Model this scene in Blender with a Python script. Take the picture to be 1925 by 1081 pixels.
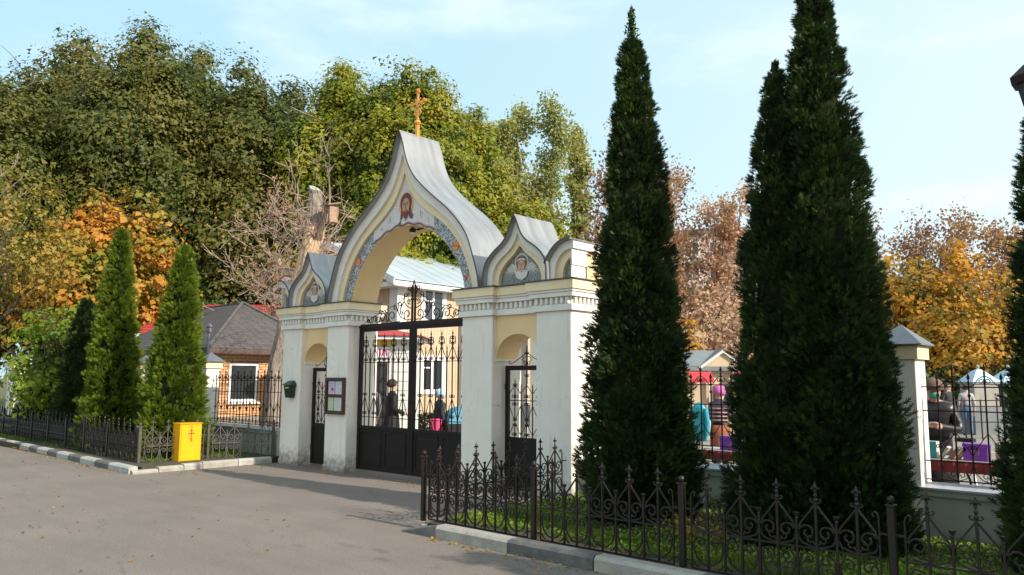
import bpy, bmesh, math, random
import numpy as np
from mathutils import Vector, Matrix
for o in list(bpy.data.objects): bpy.data.objects.remove(o)
S = bpy.context.scene
COL = S.collection
R = math.radians
PI = math.pi

# ------------------------------------------------------------------ camera
cam = bpy.data.cameras.new('camera'); camo = bpy.data.objects.new('camera', cam); COL.objects.link(camo)
yaw, pit, rol = -0.7349, 0.1180, 0.0054
fw = Vector((math.sin(yaw)*math.cos(pit), math.cos(yaw)*math.cos(pit), math.sin(pit)))
rt = Vector((math.cos(yaw), -math.sin(yaw), 0)); up = rt.cross(fw)
r2 = rt*math.cos(rol)+up*math.sin(rol); u2 = -rt*math.sin(rol)+up*math.cos(rol)
camo.matrix_world = Matrix(((r2.x,u2.x,-fw.x,10.159),(r2.y,u2.y,-fw.y,-8.458),(r2.z,u2.z,-fw.z,1.65),(0,0,0,1)))
cam.sensor_width = 36; cam.lens = 1461.25/1925*36; cam.clip_end = 2500; cam.clip_start = .05
S.camera = camo
# ------------------------------------------------------------------ sky and sun
SUN = Vector((.843, .045, .535)).normalized()
W = bpy.data.worlds.new('World'); S.world = W; W.use_nodes = True
nt = W.node_tree; nt.nodes.clear()
wo = nt.nodes.new('ShaderNodeOutputWorld'); bg = nt.nodes.new('ShaderNodeBackground')
sky = nt.nodes.new('ShaderNodeTexSky'); sky.sky_type = 'NISHITA'; sky.sun_disc = False
sky.sun_elevation = math.asin(SUN.z); sky.sun_rotation = math.atan2(SUN.x, SUN.y)
sky.air_density = 1.0; sky.dust_density = 1.6; sky.ozone_density = 1.4
tc = nt.nodes.new('ShaderNodeTexCoord'); mp = nt.nodes.new('ShaderNodeMapping'); mp.inputs['Scale'].default_value = (1.2, 3.2, 6.5)
mp.inputs['Rotation'].default_value = (0.15, .25, .5)
nz = nt.nodes.new('ShaderNodeTexNoise'); nz.inputs['Scale'].default_value = 1.3; nz.inputs['Detail'].default_value = 7; nz.inputs['Roughness'].default_value = .55
cr = nt.nodes.new('ShaderNodeMapRange'); cr.interpolation_type = 'SMOOTHSTEP'; cr.inputs['From Min'].default_value = .46; cr.inputs['From Max'].default_value = .74; cr.inputs['To Max'].default_value = .55
nt.links.new(tc.outputs['Generated'], mp.inputs['Vector']); nt.links.new(mp.outputs[0], nz.inputs['Vector']); nt.links.new(nz.outputs['Fac'], cr.inputs['Value'])
m1 = nt.nodes.new('ShaderNodeMix'); m1.data_type = 'RGBA'; m1.inputs[0].default_value = .70; nt.links.new(sky.outputs[0], m1.inputs[6]); m1.inputs[7].default_value = (4.0, 6.3, 7.5, 1)
dp = nt.nodes.new('ShaderNodeVectorMath'); dp.operation = 'DOT_PRODUCT'; nt.links.new(tc.outputs['Generated'], dp.inputs[0]); dp.inputs[1].default_value = (SUN.x, SUN.y, -.35)
gr = nt.nodes.new('ShaderNodeMapRange'); gr.interpolation_type = 'SMOOTHSTEP'; gr.inputs['From Min'].default_value = -.95; gr.inputs['From Max'].default_value = .25; gr.inputs['To Max'].default_value = .75; nt.links.new(dp.outputs['Value'], gr.inputs['Value'])
am = nt.nodes.new('ShaderNodeMath'); am.operation = 'ADD'; am.use_clamp = True; nt.links.new(cr.outputs[0], am.inputs[0]); nt.links.new(gr.outputs[0], am.inputs[1])
mx = nt.nodes.new('ShaderNodeMix'); mx.data_type = 'RGBA'; nt.links.new(am.outputs[0], mx.inputs[0]); nt.links.new(m1.outputs[2], mx.inputs[6]); mx.inputs[7].default_value = (6.5, 7.1, 7.15, 1)
nt.links.new(mx.outputs[2], bg.inputs['Color']); bg.inputs['Strength'].default_value = .13
nt.links.new(bg.outputs[0], wo.inputs['Surface'])
sl = bpy.data.lights.new('sun', 'SUN'); so = bpy.data.objects.new('sun', sl); COL.objects.link(so)
sl.energy = 5.0; sl.angle = R(.6); sl.color = (1.0, .90, .76)
so.rotation_euler = SUN.to_track_quat('Z', 'Y').to_euler()
S.view_settings.view_transform = 'Standard'; S.view_settings.look = 'None'
S.view_settings.exposure = 0.35; S.view_settings.gamma = 1.0; S.view_settings.use_curve_mapping = False

# ------------------------------------------------------------------ materials
def newmat(name):
    m = bpy.data.materials.new(name); m.use_nodes = True
    n = m.node_tree; return m, n, n.nodes['Principled BSDF']
def N(nt, t, **k):
    n = nt.nodes.new(t)
    for a, b in k.items():
        if a in n.inputs.keys() if hasattr(n.inputs, 'keys') else False: n.inputs[a].default_value = b
        else: setattr(n, a, b)
    return n
def pmat(name, c1, c2=None, scale=3, rough=.8, bump=.0, bscale=60, metal=0, spec=.5, objrand=0, dirt=0, stretch=(1,1,1), dirtcol=(.16,.13,.10), objc=False, crack=0):
    m, n, b = newmat(name)
    if c2 is None: c2 = tuple(x*.82 for x in c1)
    L = n.links.new
    geo = n.nodes.new('ShaderNodeNewGeometry'); tcx = n.nodes.new('ShaderNodeTexCoord')
    mp = n.nodes.new('ShaderNodeMapping'); mp.inputs['Scale'].default_value = stretch
    L(tcx.outputs['Object'] if objc else geo.outputs['Position'], mp.inputs['Vector'])
    nz = n.nodes.new('ShaderNodeTexNoise'); nz.inputs['Scale'].default_value = scale; nz.inputs['Detail'].default_value = 6; nz.inputs['Roughness'].default_value = .6
    L(mp.outputs[0], nz.inputs['Vector'])
    rp = n.nodes.new('ShaderNodeValToRGB'); rp.color_ramp.elements[0].position = .3; rp.color_ramp.elements[1].position = .7
    rp.color_ramp.elements[0].color = (*c2, 1); rp.color_ramp.elements[1].color = (*c1, 1)
    L(nz.outputs['Fac'], rp.inputs['Fac'])
    out = rp.outputs['Color']
    if objrand:
        oi = n.nodes.new('ShaderNodeObjectInfo'); mr = n.nodes.new('ShaderNodeMapRange')
        mr.inputs['To Min'].default_value = 1-objrand; mr.inputs['To Max'].default_value = 1+objrand*.6
        L(oi.outputs['Random'], mr.inputs['Value'])
        vm = n.nodes.new('ShaderNodeVectorMath'); vm.operation = 'SCALE'; L(out, vm.inputs[0]); L(mr.outputs[0], vm.inputs['Scale']); out = vm.outputs[0]
    if dirt:
        sp = n.nodes.new('ShaderNodeSeparateXYZ'); L(geo.outputs['Position'], sp.inputs[0])
        n2 = n.nodes.new('ShaderNodeTexNoise'); n2.inputs['Scale'].default_value = 9; n2.inputs['Detail'].default_value = 5
        L(geo.outputs['Position'], n2.inputs['Vector'])
        ad = n.nodes.new('ShaderNodeMath'); ad.operation = 'MULTIPLY_ADD'; L(n2.outputs['Fac'], ad.inputs[0]); ad.inputs[1].default_value = -.55; L(sp.outputs['Z'], ad.inputs[2])
        mr = n.nodes.new('ShaderNodeMapRange'); mr.inputs['From Min'].default_value = -.28; mr.inputs['From Max'].default_value = .06
        mr.inputs['To Min'].default_value = dirt; mr.inputs['To Max'].default_value = 0; L(ad.outputs[0], mr.inputs['Value'])
        # streaky grime running down under ledges
        m3 = n.nodes.new('ShaderNodeMapping'); m3.inputs['Scale'].default_value = (14, 14, 1.1); L(geo.outputs['Position'], m3.inputs['Vector'])
        n3 = n.nodes.new('ShaderNodeTexNoise'); n3.inputs['Scale'].default_value = 1; n3.inputs['Detail'].default_value = 4; L(m3.outputs[0], n3.inputs['Vector'])
        r3 = n.nodes.new('ShaderNodeMapRange'); r3.inputs['From Min'].default_value = .58; r3.inputs['From Max'].default_value = .8; r3.inputs['To Max'].default_value = .35*dirt; L(n3.outputs['Fac'], r3.inputs['Value'])
        mxm = n.nodes.new('ShaderNodeMath'); mxm.operation = 'MAXIMUM'; L(mr.outputs[0], mxm.inputs[0]); L(r3.outputs[0], mxm.inputs[1])
        mi = n.nodes.new('ShaderNodeMix'); mi.data_type = 'RGBA'; L(mxm.outputs[0], mi.inputs[0]); L(out, mi.inputs[6]); mi.inputs[7].default_value = (*dirtcol, 1); out = mi.outputs[2]
    if crack:
        wz = n.nodes.new('ShaderNodeTexNoise'); wz.inputs['Scale'].default_value = 3; wz.inputs['Detail'].default_value = 6; L(geo.outputs['Position'], wz.inputs['Vector'])
        ad2 = n.nodes.new('ShaderNodeVectorMath'); ad2.operation = 'MULTIPLY_ADD'; L(wz.outputs['Color'], ad2.inputs[0]); ad2.inputs[1].default_value = (.6,.6,.6); L(geo.outputs['Position'], ad2.inputs[2])
        vo = n.nodes.new('ShaderNodeTexVoronoi'); vo.feature = 'DISTANCE_TO_EDGE'; vo.inputs['Scale'].default_value = 1.1; L(ad2.outputs[0], vo.inputs['Vector'])
        ck = n.nodes.new('ShaderNodeMapRange'); ck.inputs['From Max'].default_value = .006; ck.inputs['To Min'].default_value = 1; ck.inputs['To Max'].default_value = 0; L(vo.outputs['Distance'], ck.inputs['Value'])
        g2 = n.nodes.new('ShaderNodeMapRange'); g2.inputs['From Min'].default_value = .5; g2.inputs['From Max'].default_value = .62; g2.inputs['To Max'].default_value = crack; L(nz.outputs['Fac'], g2.inputs['Value'])
        mm = n.nodes.new('ShaderNodeMath'); mm.operation = 'MULTIPLY'; L(ck.outputs[0], mm.inputs[0]); L(g2.outputs[0], mm.inputs[1])
        mi = n.nodes.new('ShaderNodeMix'); mi.data_type = 'RGBA'; L(mm.outputs[0], mi.inputs[0]); L(out, mi.inputs[6]); mi.inputs[7].default_value = (.22,.19,.16,1); out = mi.outputs[2]
    L(out, b.inputs['Base Color'])
    b.inputs['Roughness'].default_value = rough; b.inputs['Metallic'].default_value = metal
    b.inputs['Specular IOR Level'].default_value = spec
    if bump:
        nb = n.nodes.new('ShaderNodeTexNoise'); nb.inputs['Scale'].default_value = bscale; nb.inputs['Detail'].default_value = 5
        L(mp.outputs[0], nb.inputs['Vector'])
        bm = n.nodes.new('ShaderNodeBump'); bm.inputs['Strength'].default_value = bump; bm.inputs['Distance'].default_value = .02
        L(nb.outputs['Fac'], bm.inputs['Height']); L(bm.outputs[0], b.inputs['Normal'])
    return m
def leafmat(name, cols, rough=.55, trans=.3, scale=.35, nmix=.5):
    """foliage: colour of each leaf from its own random number and a slow noise over the tree"""
    m, n, b = newmat(name); L = n.links.new
    at = n.nodes.new('ShaderNodeAttribute'); at.attribute_name = 'tint'
    geo = n.nodes.new('ShaderNodeNewGeometry')
    nz = n.nodes.new('ShaderNodeTexNoise'); nz.inputs['Scale'].default_value = scale; nz.inputs['Detail'].default_value = 4
    L(geo.outputs['Position'], nz.inputs['Vector'])
    mr = n.nodes.new('ShaderNodeMapRange'); mr.inputs['From Min'].default_value = .32; mr.inputs['From Max'].default_value = .68; L(nz.outputs['Fac'], mr.inputs['Value'])
    mi = n.nodes.new('ShaderNodeMix'); mi.data_type = 'FLOAT'; mi.inputs[0].default_value = nmix
    L(at.outputs['Fac'], mi.inputs[2]); L(mr.outputs[0], mi.inputs[3])
    rp = n.nodes.new('ShaderNodeValToRGB'); el = rp.color_ramp.elements
    while len(el) < len(cols): el.new(.5)
    for i, c in enumerate(cols): el[i].position = .12+.76*i/(len(cols)-1); el[i].color = (*c, 1)
    L(mi.outputs[0], rp.inputs['Fac']); L(rp.outputs['Color'], b.inputs['Base Color'])
    b.inputs['Roughness'].default_value = rough; b.inputs['Specular IOR Level'].default_value = .25
    tr = n.nodes.new('ShaderNodeBsdfTranslucent'); ms = n.nodes.new('ShaderNodeMixShader'); ms.inputs[0].default_value = trans
    L(rp.outputs['Color'], tr.inputs['Color']); L(b.outputs[0], ms.inputs[1]); L(tr.outputs[0], ms.inputs[2])
    L(ms.outputs[0], n.nodes['Material Output'].inputs['Surface'])
    return m
def glassmat(name, col=(.03,.035,.04)):
    m, n, b = newmat(name); b.inputs['Base Color'].default_value = (*col, 1); b.inputs['Roughness'].default_value = .06; b.inputs['Specular IOR Level'].default_value = .9
    return m
def mosaicmat(name, cols, scale=26):
    m, n, b = newmat(name); L = n.links.new
    geo = n.nodes.new('ShaderNodeNewGeometry')
    vo = n.nodes.new('ShaderNodeTexVoronoi'); vo.inputs['Scale'].default_value = scale; L(geo.outputs['Position'], vo.inputs['Vector'])
    sp = n.nodes.new('ShaderNodeSeparateColor'); L(vo.outputs['Color'], sp.inputs[0])
    rp = n.nodes.new('ShaderNodeValToRGB'); rp.color_ramp.interpolation = 'CONSTANT'; el = rp.color_ramp.elements
    while len(el) < len(cols): el.new(.5)
    for i, c in enumerate(cols): el[i].position = i/len(cols); el[i].color = (*c, 1)
    L(sp.outputs[0], rp.inputs['Fac'])
    v2 = n.nodes.new('ShaderNodeTexVoronoi'); v2.feature = 'DISTANCE_TO_EDGE'; v2.inputs['Scale'].default_value = scale; L(geo.outputs['Position'], v2.inputs['Vector'])
    mr = n.nodes.new('ShaderNodeMapRange'); mr.inputs['From Max'].default_value = .08; L(v2.outputs['Distance'], mr.inputs['Value'])
    mi = n.nodes.new('ShaderNodeMix'); mi.data_type = 'RGBA'; mi.inputs[6].default_value = (.22,.21,.2,1); L(mr.outputs[0], mi.inputs[0]); L(rp.outputs['Color'], mi.inputs[7])
    L(mi.outputs[2], b.inputs['Base Color']); b.inputs['Roughness'].default_value = .4
    return m
M = {}
M['white'] = pmat('white_stucco', (.83,.785,.71), (.75,.705,.63), 2.2, .9, .25, 90, dirt=.9, crack=.5)
M['whitetrim'] = pmat('white_trim', (.79,.76,.69), (.70,.67,.60), 5, .85, .2, 80)
M['cream'] = pmat('cream_stucco', (.80,.60,.33), (.72,.52,.27), 1.6, .9, .25, 80, dirt=.35, dirtcol=(.35,.26,.15), crack=.5)
M['pcream'] = pmat('pale_cream_trim', (.82,.69,.46), (.74,.60,.37), 3, .88, .2, 80)
M['zinc'] = pmat('zinc_sheet', (.40,.405,.41), (.25,.255,.265), 1.2, .42, .06, 14, metal=.55, stretch=(1.5,6,.5))
M['zincdark'] = pmat('dark_sheet_edge', (.09,.085,.08), (.05,.045,.04), 6, .6)
M['iron'] = pmat('black_iron', (.016,.011,.010), (.036,.014,.010), 14, .6, .15, 120, spec=.25)
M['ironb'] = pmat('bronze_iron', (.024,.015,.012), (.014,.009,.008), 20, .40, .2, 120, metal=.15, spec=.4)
M['irong'] = pmat('sunlit_grey_iron', (.13,.12,.11), (.07,.06,.055), 20, .45, .2, 120, metal=.4)  # paler iron for one fence section, sunlight put into its colour
M['gatepanel'] = pmat('gate_sheet_iron', (.016,.011,.010), (.010,.007,.007), 3, .6, .1, 30, spec=.25)
M['gold'] = pmat('gilded_metal', (.95,.42,.10), (.80,.30,.06), 9, .33, metal=.75)
M['asphalt'] = None
M['mosaic'] = mosaicmat('blue_flecked_mosaic', [(.52,.56,.55),(.05,.08,.11),(.20,.26,.30),(.42,.45,.42),(.09,.13,.16),(.60,.60,.56),(.15,.19,.20),(.30,.17,.14)], 52)
M['mosaicd'] = mosaicmat('dark_ground_mosaic', [(.20,.22,.20),(.10,.13,.13),(.26,.29,.27),(.16,.18,.14),(.3,.26,.22)], 60)
M['linen'] = mosaicmat('pale_linen_mosaic', [(.72,.68,.64),(.68,.62,.58),(.75,.73,.70),(.66,.60,.58)], 60)
M['m_wing'] = mosaicmat('wing_mosaic', [(.62,.56,.50),(.54,.44,.40),(.68,.64,.58),(.50,.46,.44)], 60)
for k, c in dict(skinm=(.50,.30,.17), hairm=(.16,.03,.02), halo=(.85,.36,.07), red=(.65,.05,.02), discorange=(.95,.33,.04), linec=(.12,.08,.10), pinkl=(.62,.30,.28), angelskin=(.58,.36,.22), angelhair=(.22,.10,.05), halow=(.62,.55,.42), blueline=(.12,.16,.30)).items():
    M[k] = pmat('mosaic_'+k, c, tuple(x*.8 for x in c), 40, .5)

# ------------------------------------------------------------------ mesh helpers
class MB:
    def __init__(s): s.V = []; s.F = []; s.M = []
    def add(s, vs, fs, mi=0):
        k = len(s.V); s.V += [tuple(v) for v in vs]; s.F += [tuple(i+k for i in f) for f in fs]; s.M += [mi]*len(fs); return s
    def box(s, x0, x1, y0, y1, z0, z1, mi=0):
        return s.add([(x0,y0,z0),(x1,y0,z0),(x1,y1,z0),(x0,y1,z0),(x0,y0,z1),(x1,y0,z1),(x1,y1,z1),(x0,y1,z1)],
                     [(0,3,2,1),(4,5,6,7),(0,1,5,4),(1,2,6,5),(2,3,7,6),(3,0,4,7)], mi)
    def cbox(s, x0, x1, y0, y1, z0, z1, c=.012, mi=0):
        p = [(x0+c,y0),(x1-c,y0),(x1,y0+c),(x1,y1-c),(x1-c,y1),(x0+c,y1),(x0,y1-c),(x0,y0+c)]
        zz = [(z0,0),(z1-c*.7,0),(z1,c)]
        vs = []
        cx, cy = (x0+x1)/2, (y0+y1)/2
        for z, ins in zz:
            for a, b in p:
                vs.append((a-math.copysign(ins, a-cx), b-math.copysign(ins, b-cy), z))
        fs = [tuple(range(7,-1,-1)), tuple(range(16,24))]
        for l in (0,8):
            for i in range(8): j = (i+1) % 8; fs.append((l+i, l+j, l+8+j, l+8+i))
        return s.add(vs, fs, mi)
    def tube(s, pts, r, n=4, mi=0, cap=True, flat=None):
        pts = [Vector(p) for p in pts]; k = len(pts)
        rr = r if isinstance(r, (list, tuple)) else [r]*k
        vs = []; prev = None
        for i, p in enumerate(pts):
            t = (pts[min(i+1,k-1)]-pts[max(i-1,0)])
            if t.length < 1e-9: t = Vector((0,0,1))
            t.normalize()
            a = prev if prev is not None else (Vector((0,1,0)) if abs(t.y) < .9 else Vector((1,0,0)))
            a = (a - t*a.dot(t))
            if a.length < 1e-6: a = Vector((1,0,0)) - t*t.x
            a.normalize(); b = t.cross(a); prev = a
            for j in range(n):
                an = 2*PI*(j+.5)/n
                vs.append(p + a*(math.cos(an)*rr[i]*(flat or 1)) + b*(math.sin(an)*rr[i]))
        fs = []
        for i in range(k-1):
            for j in range(n):
                j2 = (j+1) % n; fs.append((i*n+j, i*n+j2, (i+1)*n+j2, (i+1)*n+j))
        if cap: fs += [tuple(range(n-1,-1,-1)), tuple(range((k-1)*n, k*n))]
        return s.add(vs, fs, mi)
    def lathe(s, prof, cx=0, cy=0, n=8, mi=0, sx=1, sy=1):
        vs = []
        for r, z in prof:
            for j in range(n):
                a = 2*PI*(j+.5)/n; vs.append((cx+math.cos(a)*r*sx, cy+math.sin(a)*r*sy, z))
        fs = []
        for i in range(len(prof)-1):
            for j in range(n):
                j2 = (j+1) % n; fs.append((i*n+j, i*n+j2, (i+1)*n+j2, (i+1)*n+j))
        fs += [tuple(range(n-1,-1,-1)), tuple(range((len(prof)-1)*n, len(prof)*n))]
        return s.add(vs, fs, mi)
    def prism(s, poly, y0, y1, mi=0):
        """polygon in x,z, listed counter-clockwise seen from -y, extruded from y0 to y1"""
        k = len(poly); vs = [(x,y0,z) for x,z in poly]+[(x,y1,z) for x,z in poly]
        fs = [tuple(range(k)), tuple(range(2*k-1,k-1,-1))]
        for i in range(k): j = (i+1) % k; fs.append((j, i, i+k, j+k))
        return s.add(vs, fs, mi)
    def strip(s, A, B, y0, y1, mi=0, ends=True):
        """solid between polyline A and polyline B (both x,z lists of one length)"""
        k = len(A); vs = [(x,y0,z) for x,z in A]+[(x,y0,z) for x,z in B]+[(x,y1,z) for x,z in A]+[(x,y1,z) for x,z in B]
        fs = []
        for i in range(k-1):
            fs += [(i,i+1,k+i+1,k+i),(2*k+i,3*k+i,3*k+i+1,2*k+i+1),(i,2*k+i,2*k+i+1,i+1),(k+i,k+i+1,3*k+i+1,3*k+i)]
        if ends: fs += [(0,k,3*k,2*k),(k-1,3*k-1,4*k-1,2*k-1)]
        return s.add(vs, fs, mi)
    def mesh(s, name, mats, smooth=False):
        me = bpy.data.meshes.new(name); me.from_pydata(s.V, [], s.F)
        for m in (mats if isinstance(mats, (list, tuple)) else [mats]): me.materials.append(m)
        if len(set(s.M)) > 1: me.polygons.foreach_set('material_index', s.M)
        if smooth: me.polygons.foreach_set('use_smooth', [True]*len(s.F))
        bm = bmesh.new(); bm.from_mesh(me); bmesh.ops.recalc_face_normals(bm, faces=bm.faces); bm.to_mesh(me); bm.free()
        return me
    def build(s, name, mats, parent=None, smooth=False, **k):
        return link(name, s.mesh(name, mats, smooth), parent, **k)
def link(name, me, parent=None, loc=(0,0,0), rot=(0,0,0), scale=None, kind=None, label=None):
    o = bpy.data.objects.new(name, me); COL.objects.link(o)
    o.location = loc; o.rotation_euler = rot
    if scale is not None: o.scale = scale if isinstance(scale, (tuple, list)) else (scale,)*3
    if parent is not None: o.parent = parent
    if kind: o['kind'] = kind
    if label: o['label'] = label
    return o
def thing(name, label, cat, loc=(0,0,0), rz=0, group=None):
    o = bpy.data.objects.new(name, None); COL.objects.link(o); o.empty_display_size = .2
    o.location = loc; o.rotation_euler = (0,0,rz); o['label'] = label; o['category'] = cat
    if group: o['group'] = group
    return o
def tag(o, label, cat, group=None):
    o['label'] = label; o['category'] = cat
    if group: o['group'] = group
    return o
def box(name, x0,x1,y0,y1,z0,z1, m, parent=None, c=None, **k):
    b = MB()
    b.cbox(x0,x1,y0,y1,z0,z1,c) if c else b.box(x0,x1,y0,y1,z0,z1)
    return b.build(name, m, parent, **k)
def npmesh(name, V, F, mats, tint=None, mi=None):
    me = bpy.data.meshes.new(name); V = np.asarray(V, np.float32); F = np.asarray(F, np.int32)
    me.vertices.add(len(V)); me.vertices.foreach_set('co', V.ravel())
    k = F.shape[1]; me.loops.add(F.size); me.loops.foreach_set('vertex_index', F.ravel())
    me.polygons.add(len(F)); me.polygons.foreach_set('loop_start', np.arange(0, F.size, k, dtype=np.int32))
    me.polygons.foreach_set('loop_total', np.full(len(F), k, np.int32))
    if mi is not None: me.polygons.foreach_set('material_index', np.asarray(mi, np.int32))
    for m in (mats if isinstance(mats, (list,tuple)) else [mats]): me.materials.append(m)
    if tint is not None:
        a = me.attributes.new('tint', 'FLOAT', 'POINT'); a.data.foreach_set('value', np.asarray(tint, np.float32))
    me.update(calc_edges=True); return me
def unit(a): return a/np.maximum(np.linalg.norm(a, axis=1, keepdims=True), 1e-9)
def leaves(name, P, Nn, size, tint, mat, aspect=.6, dirv=None, rng=None, tri=False):
    """one small rhombic (or, far off, three-cornered) leaf per point; Nn the leaf normals"""
    n = len(P); rng = rng or np.random.default_rng(1)
    Nn = unit(Nn); u = rng.normal(size=(n,3)) if dirv is None else dirv
    u = unit(u - Nn*np.sum(u*Nn, 1, keepdims=True)); v = np.cross(Nn, u)
    s = np.asarray(size).reshape(-1,1) if np.ndim(size) else np.full((n,1), size)
    bend = Nn*s*.12
    if tri:
        V = np.empty((n,3,3)); V[:,0] = P-u*s*.4-v*s*aspect*.5; V[:,1] = P-u*s*.4+v*s*aspect*.5; V[:,2] = P+u*s*.6-bend
        return npmesh(name, V.reshape(-1,3), np.arange(n*3).reshape(n,3), mat, np.repeat(tint, 3))
    V = np.empty((n,4,3)); V[:,0] = P-u*s*.5-bend; V[:,1] = P-v*s*aspect*.5; V[:,2] = P+u*s*.5-bend; V[:,3] = P+v*s*aspect*.5
    F = np.arange(n*4).reshape(n,4)
    return npmesh(name, V.reshape(-1,3), F, mat, np.repeat(tint, 4))
def catmull(pts, n):
    P = [Vector((*p, 0)) if len(p) == 2 else Vector(p) for p in pts]
    P = [P[0]*2-P[1]]+P+[P[-1]*2-P[-2]]; segs = len(P)-3; out = []
    for i in range(n+1):
        t = i/n*segs; k = min(int(t), segs-1); t -= k
        a,b,c,d = P[k:k+4]
        out.append(.5*((2*b)+(c-a)*t+(2*a-5*b+4*c-d)*t*t+(3*b-a-3*c+d)*t**3))
    return out
def cm2(pts, n): return [(p.x, p.y) for p in catmull(pts, n)]
def spiral(cx, cz, r0, r1, a0, a1, n=10):
    return [(cx+math.cos(R(a0+(a1-a0)*i/n))*(r0+(r1-r0)*i/n), cz+math.sin(R(a0+(a1-a0)*i/n))*(r0+(r1-r0)*i/n)) for i in range(n+1)]
def xz(b, pts, r, y=0, mx=1, n=4): b.tube([(mx*p[0], y, p[1]) for p in pts], r, n)
# ------------------------------------------------------------------ vegetation
M['bark'] = pmat('brown_bark', (.11,.085,.065), (.05,.038,.03), 6, .95, .8, 30, stretch=(1,1,.3))
M['barkpale'] = pmat('stripped_pale_bark', (.86,.64,.44), (.26,.13,.07), 9, .9, 1.0, 24, stretch=(1.6,1.6,.7))
M['barkgrey'] = pmat('grey_ridged_bark', (.38,.32,.27), (.13,.10,.08), 7, .95, .9, 22, stretch=(2.5,2.5,.4))
M['birch'] = pmat('birch_bark', (.55,.52,.48), (.12,.11,.10), 3, .8, .4, 20, stretch=(1,1,4))
M['twig'] = pmat('bare_twigs', (.28,.22,.18), (.16,.12,.10), 3, .9)
M['twigp'] = pmat('pale_dead_twigs', (.36,.27,.21), (.20,.14,.11), 3, .9)
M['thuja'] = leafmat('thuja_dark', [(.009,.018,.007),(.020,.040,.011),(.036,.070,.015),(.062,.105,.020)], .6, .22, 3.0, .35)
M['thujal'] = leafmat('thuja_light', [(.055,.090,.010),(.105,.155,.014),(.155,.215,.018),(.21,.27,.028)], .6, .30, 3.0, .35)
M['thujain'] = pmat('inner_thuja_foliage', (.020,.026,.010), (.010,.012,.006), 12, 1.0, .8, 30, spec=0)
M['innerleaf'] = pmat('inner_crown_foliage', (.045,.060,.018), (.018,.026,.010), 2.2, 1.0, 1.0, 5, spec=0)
M['linden'] = leafmat('linden_leaves', [(.030,.046,.012),(.066,.088,.018),(.112,.128,.026),(.17,.158,.034),(.21,.16,.04)], .5, .35, .28, .45)
M['lindeng'] = leafmat('linden_leaves_yellowing', [(.05,.08,.010),(.13,.17,.015),(.23,.25,.020),(.32,.29,.026),(.38,.28,.035)], .5, .35, .3, .45)
M['darkleaf'] = leafmat('dark_green_leaves', [(.016,.032,.012),(.034,.062,.018),(.060,.095,.024),(.10,.12,.03)], .5, .3, .4, .45)
M['birchl'] = leafmat('birch_leaves', [(.20,.24,.07),(.30,.33,.10),(.40,.40,.13),(.48,.43,.17)], .5, .4, .4, .45)
M['rust'] = leafmat('rusty_leaves', [(.20,.11,.06),(.34,.18,.10),(.42,.24,.12),(.46,.32,.12)], .5, .4, .5, .45)
M['russet'] = leafmat('pale_russet_leaves', [(.38,.22,.14),(.54,.32,.21),(.62,.41,.26),(.56,.44,.20)], .5, .4, .5, .45)
M['orange'] = leafmat('orange_maple_leaves', [(.09,.13,.02),(.24,.23,.03),(.48,.27,.04),(.58,.24,.04),(.56,.34,.06)], .5, .4, .55, .6)
M['yellow'] = leafmat('golden_maple_leaves', [(.05,.07,.015),(.16,.13,.02),(.46,.27,.03),(.60,.27,.03),(.58,.38,.05)], .5, .4, .45, .5)
M['olive'] = leafmat('olive_yellow_leaves', [(.08,.10,.02),(.20,.18,.03),(.36,.26,.05),(.42,.24,.06)], .5, .4, .8, .5)
M['lime'] = leafmat('lime_green_leaves', [(.06,.11,.015),(.14,.21,.02),(.24,.32,.03),(.34,.36,.04)], .5, .45, .8, .5)
M['grass'] = leafmat('lawn_grass', [(.05,.10,.012),(.11,.19,.02),(.18,.28,.03),(.26,.32,.05)], .6, .35, 1.4, .5)

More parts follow.
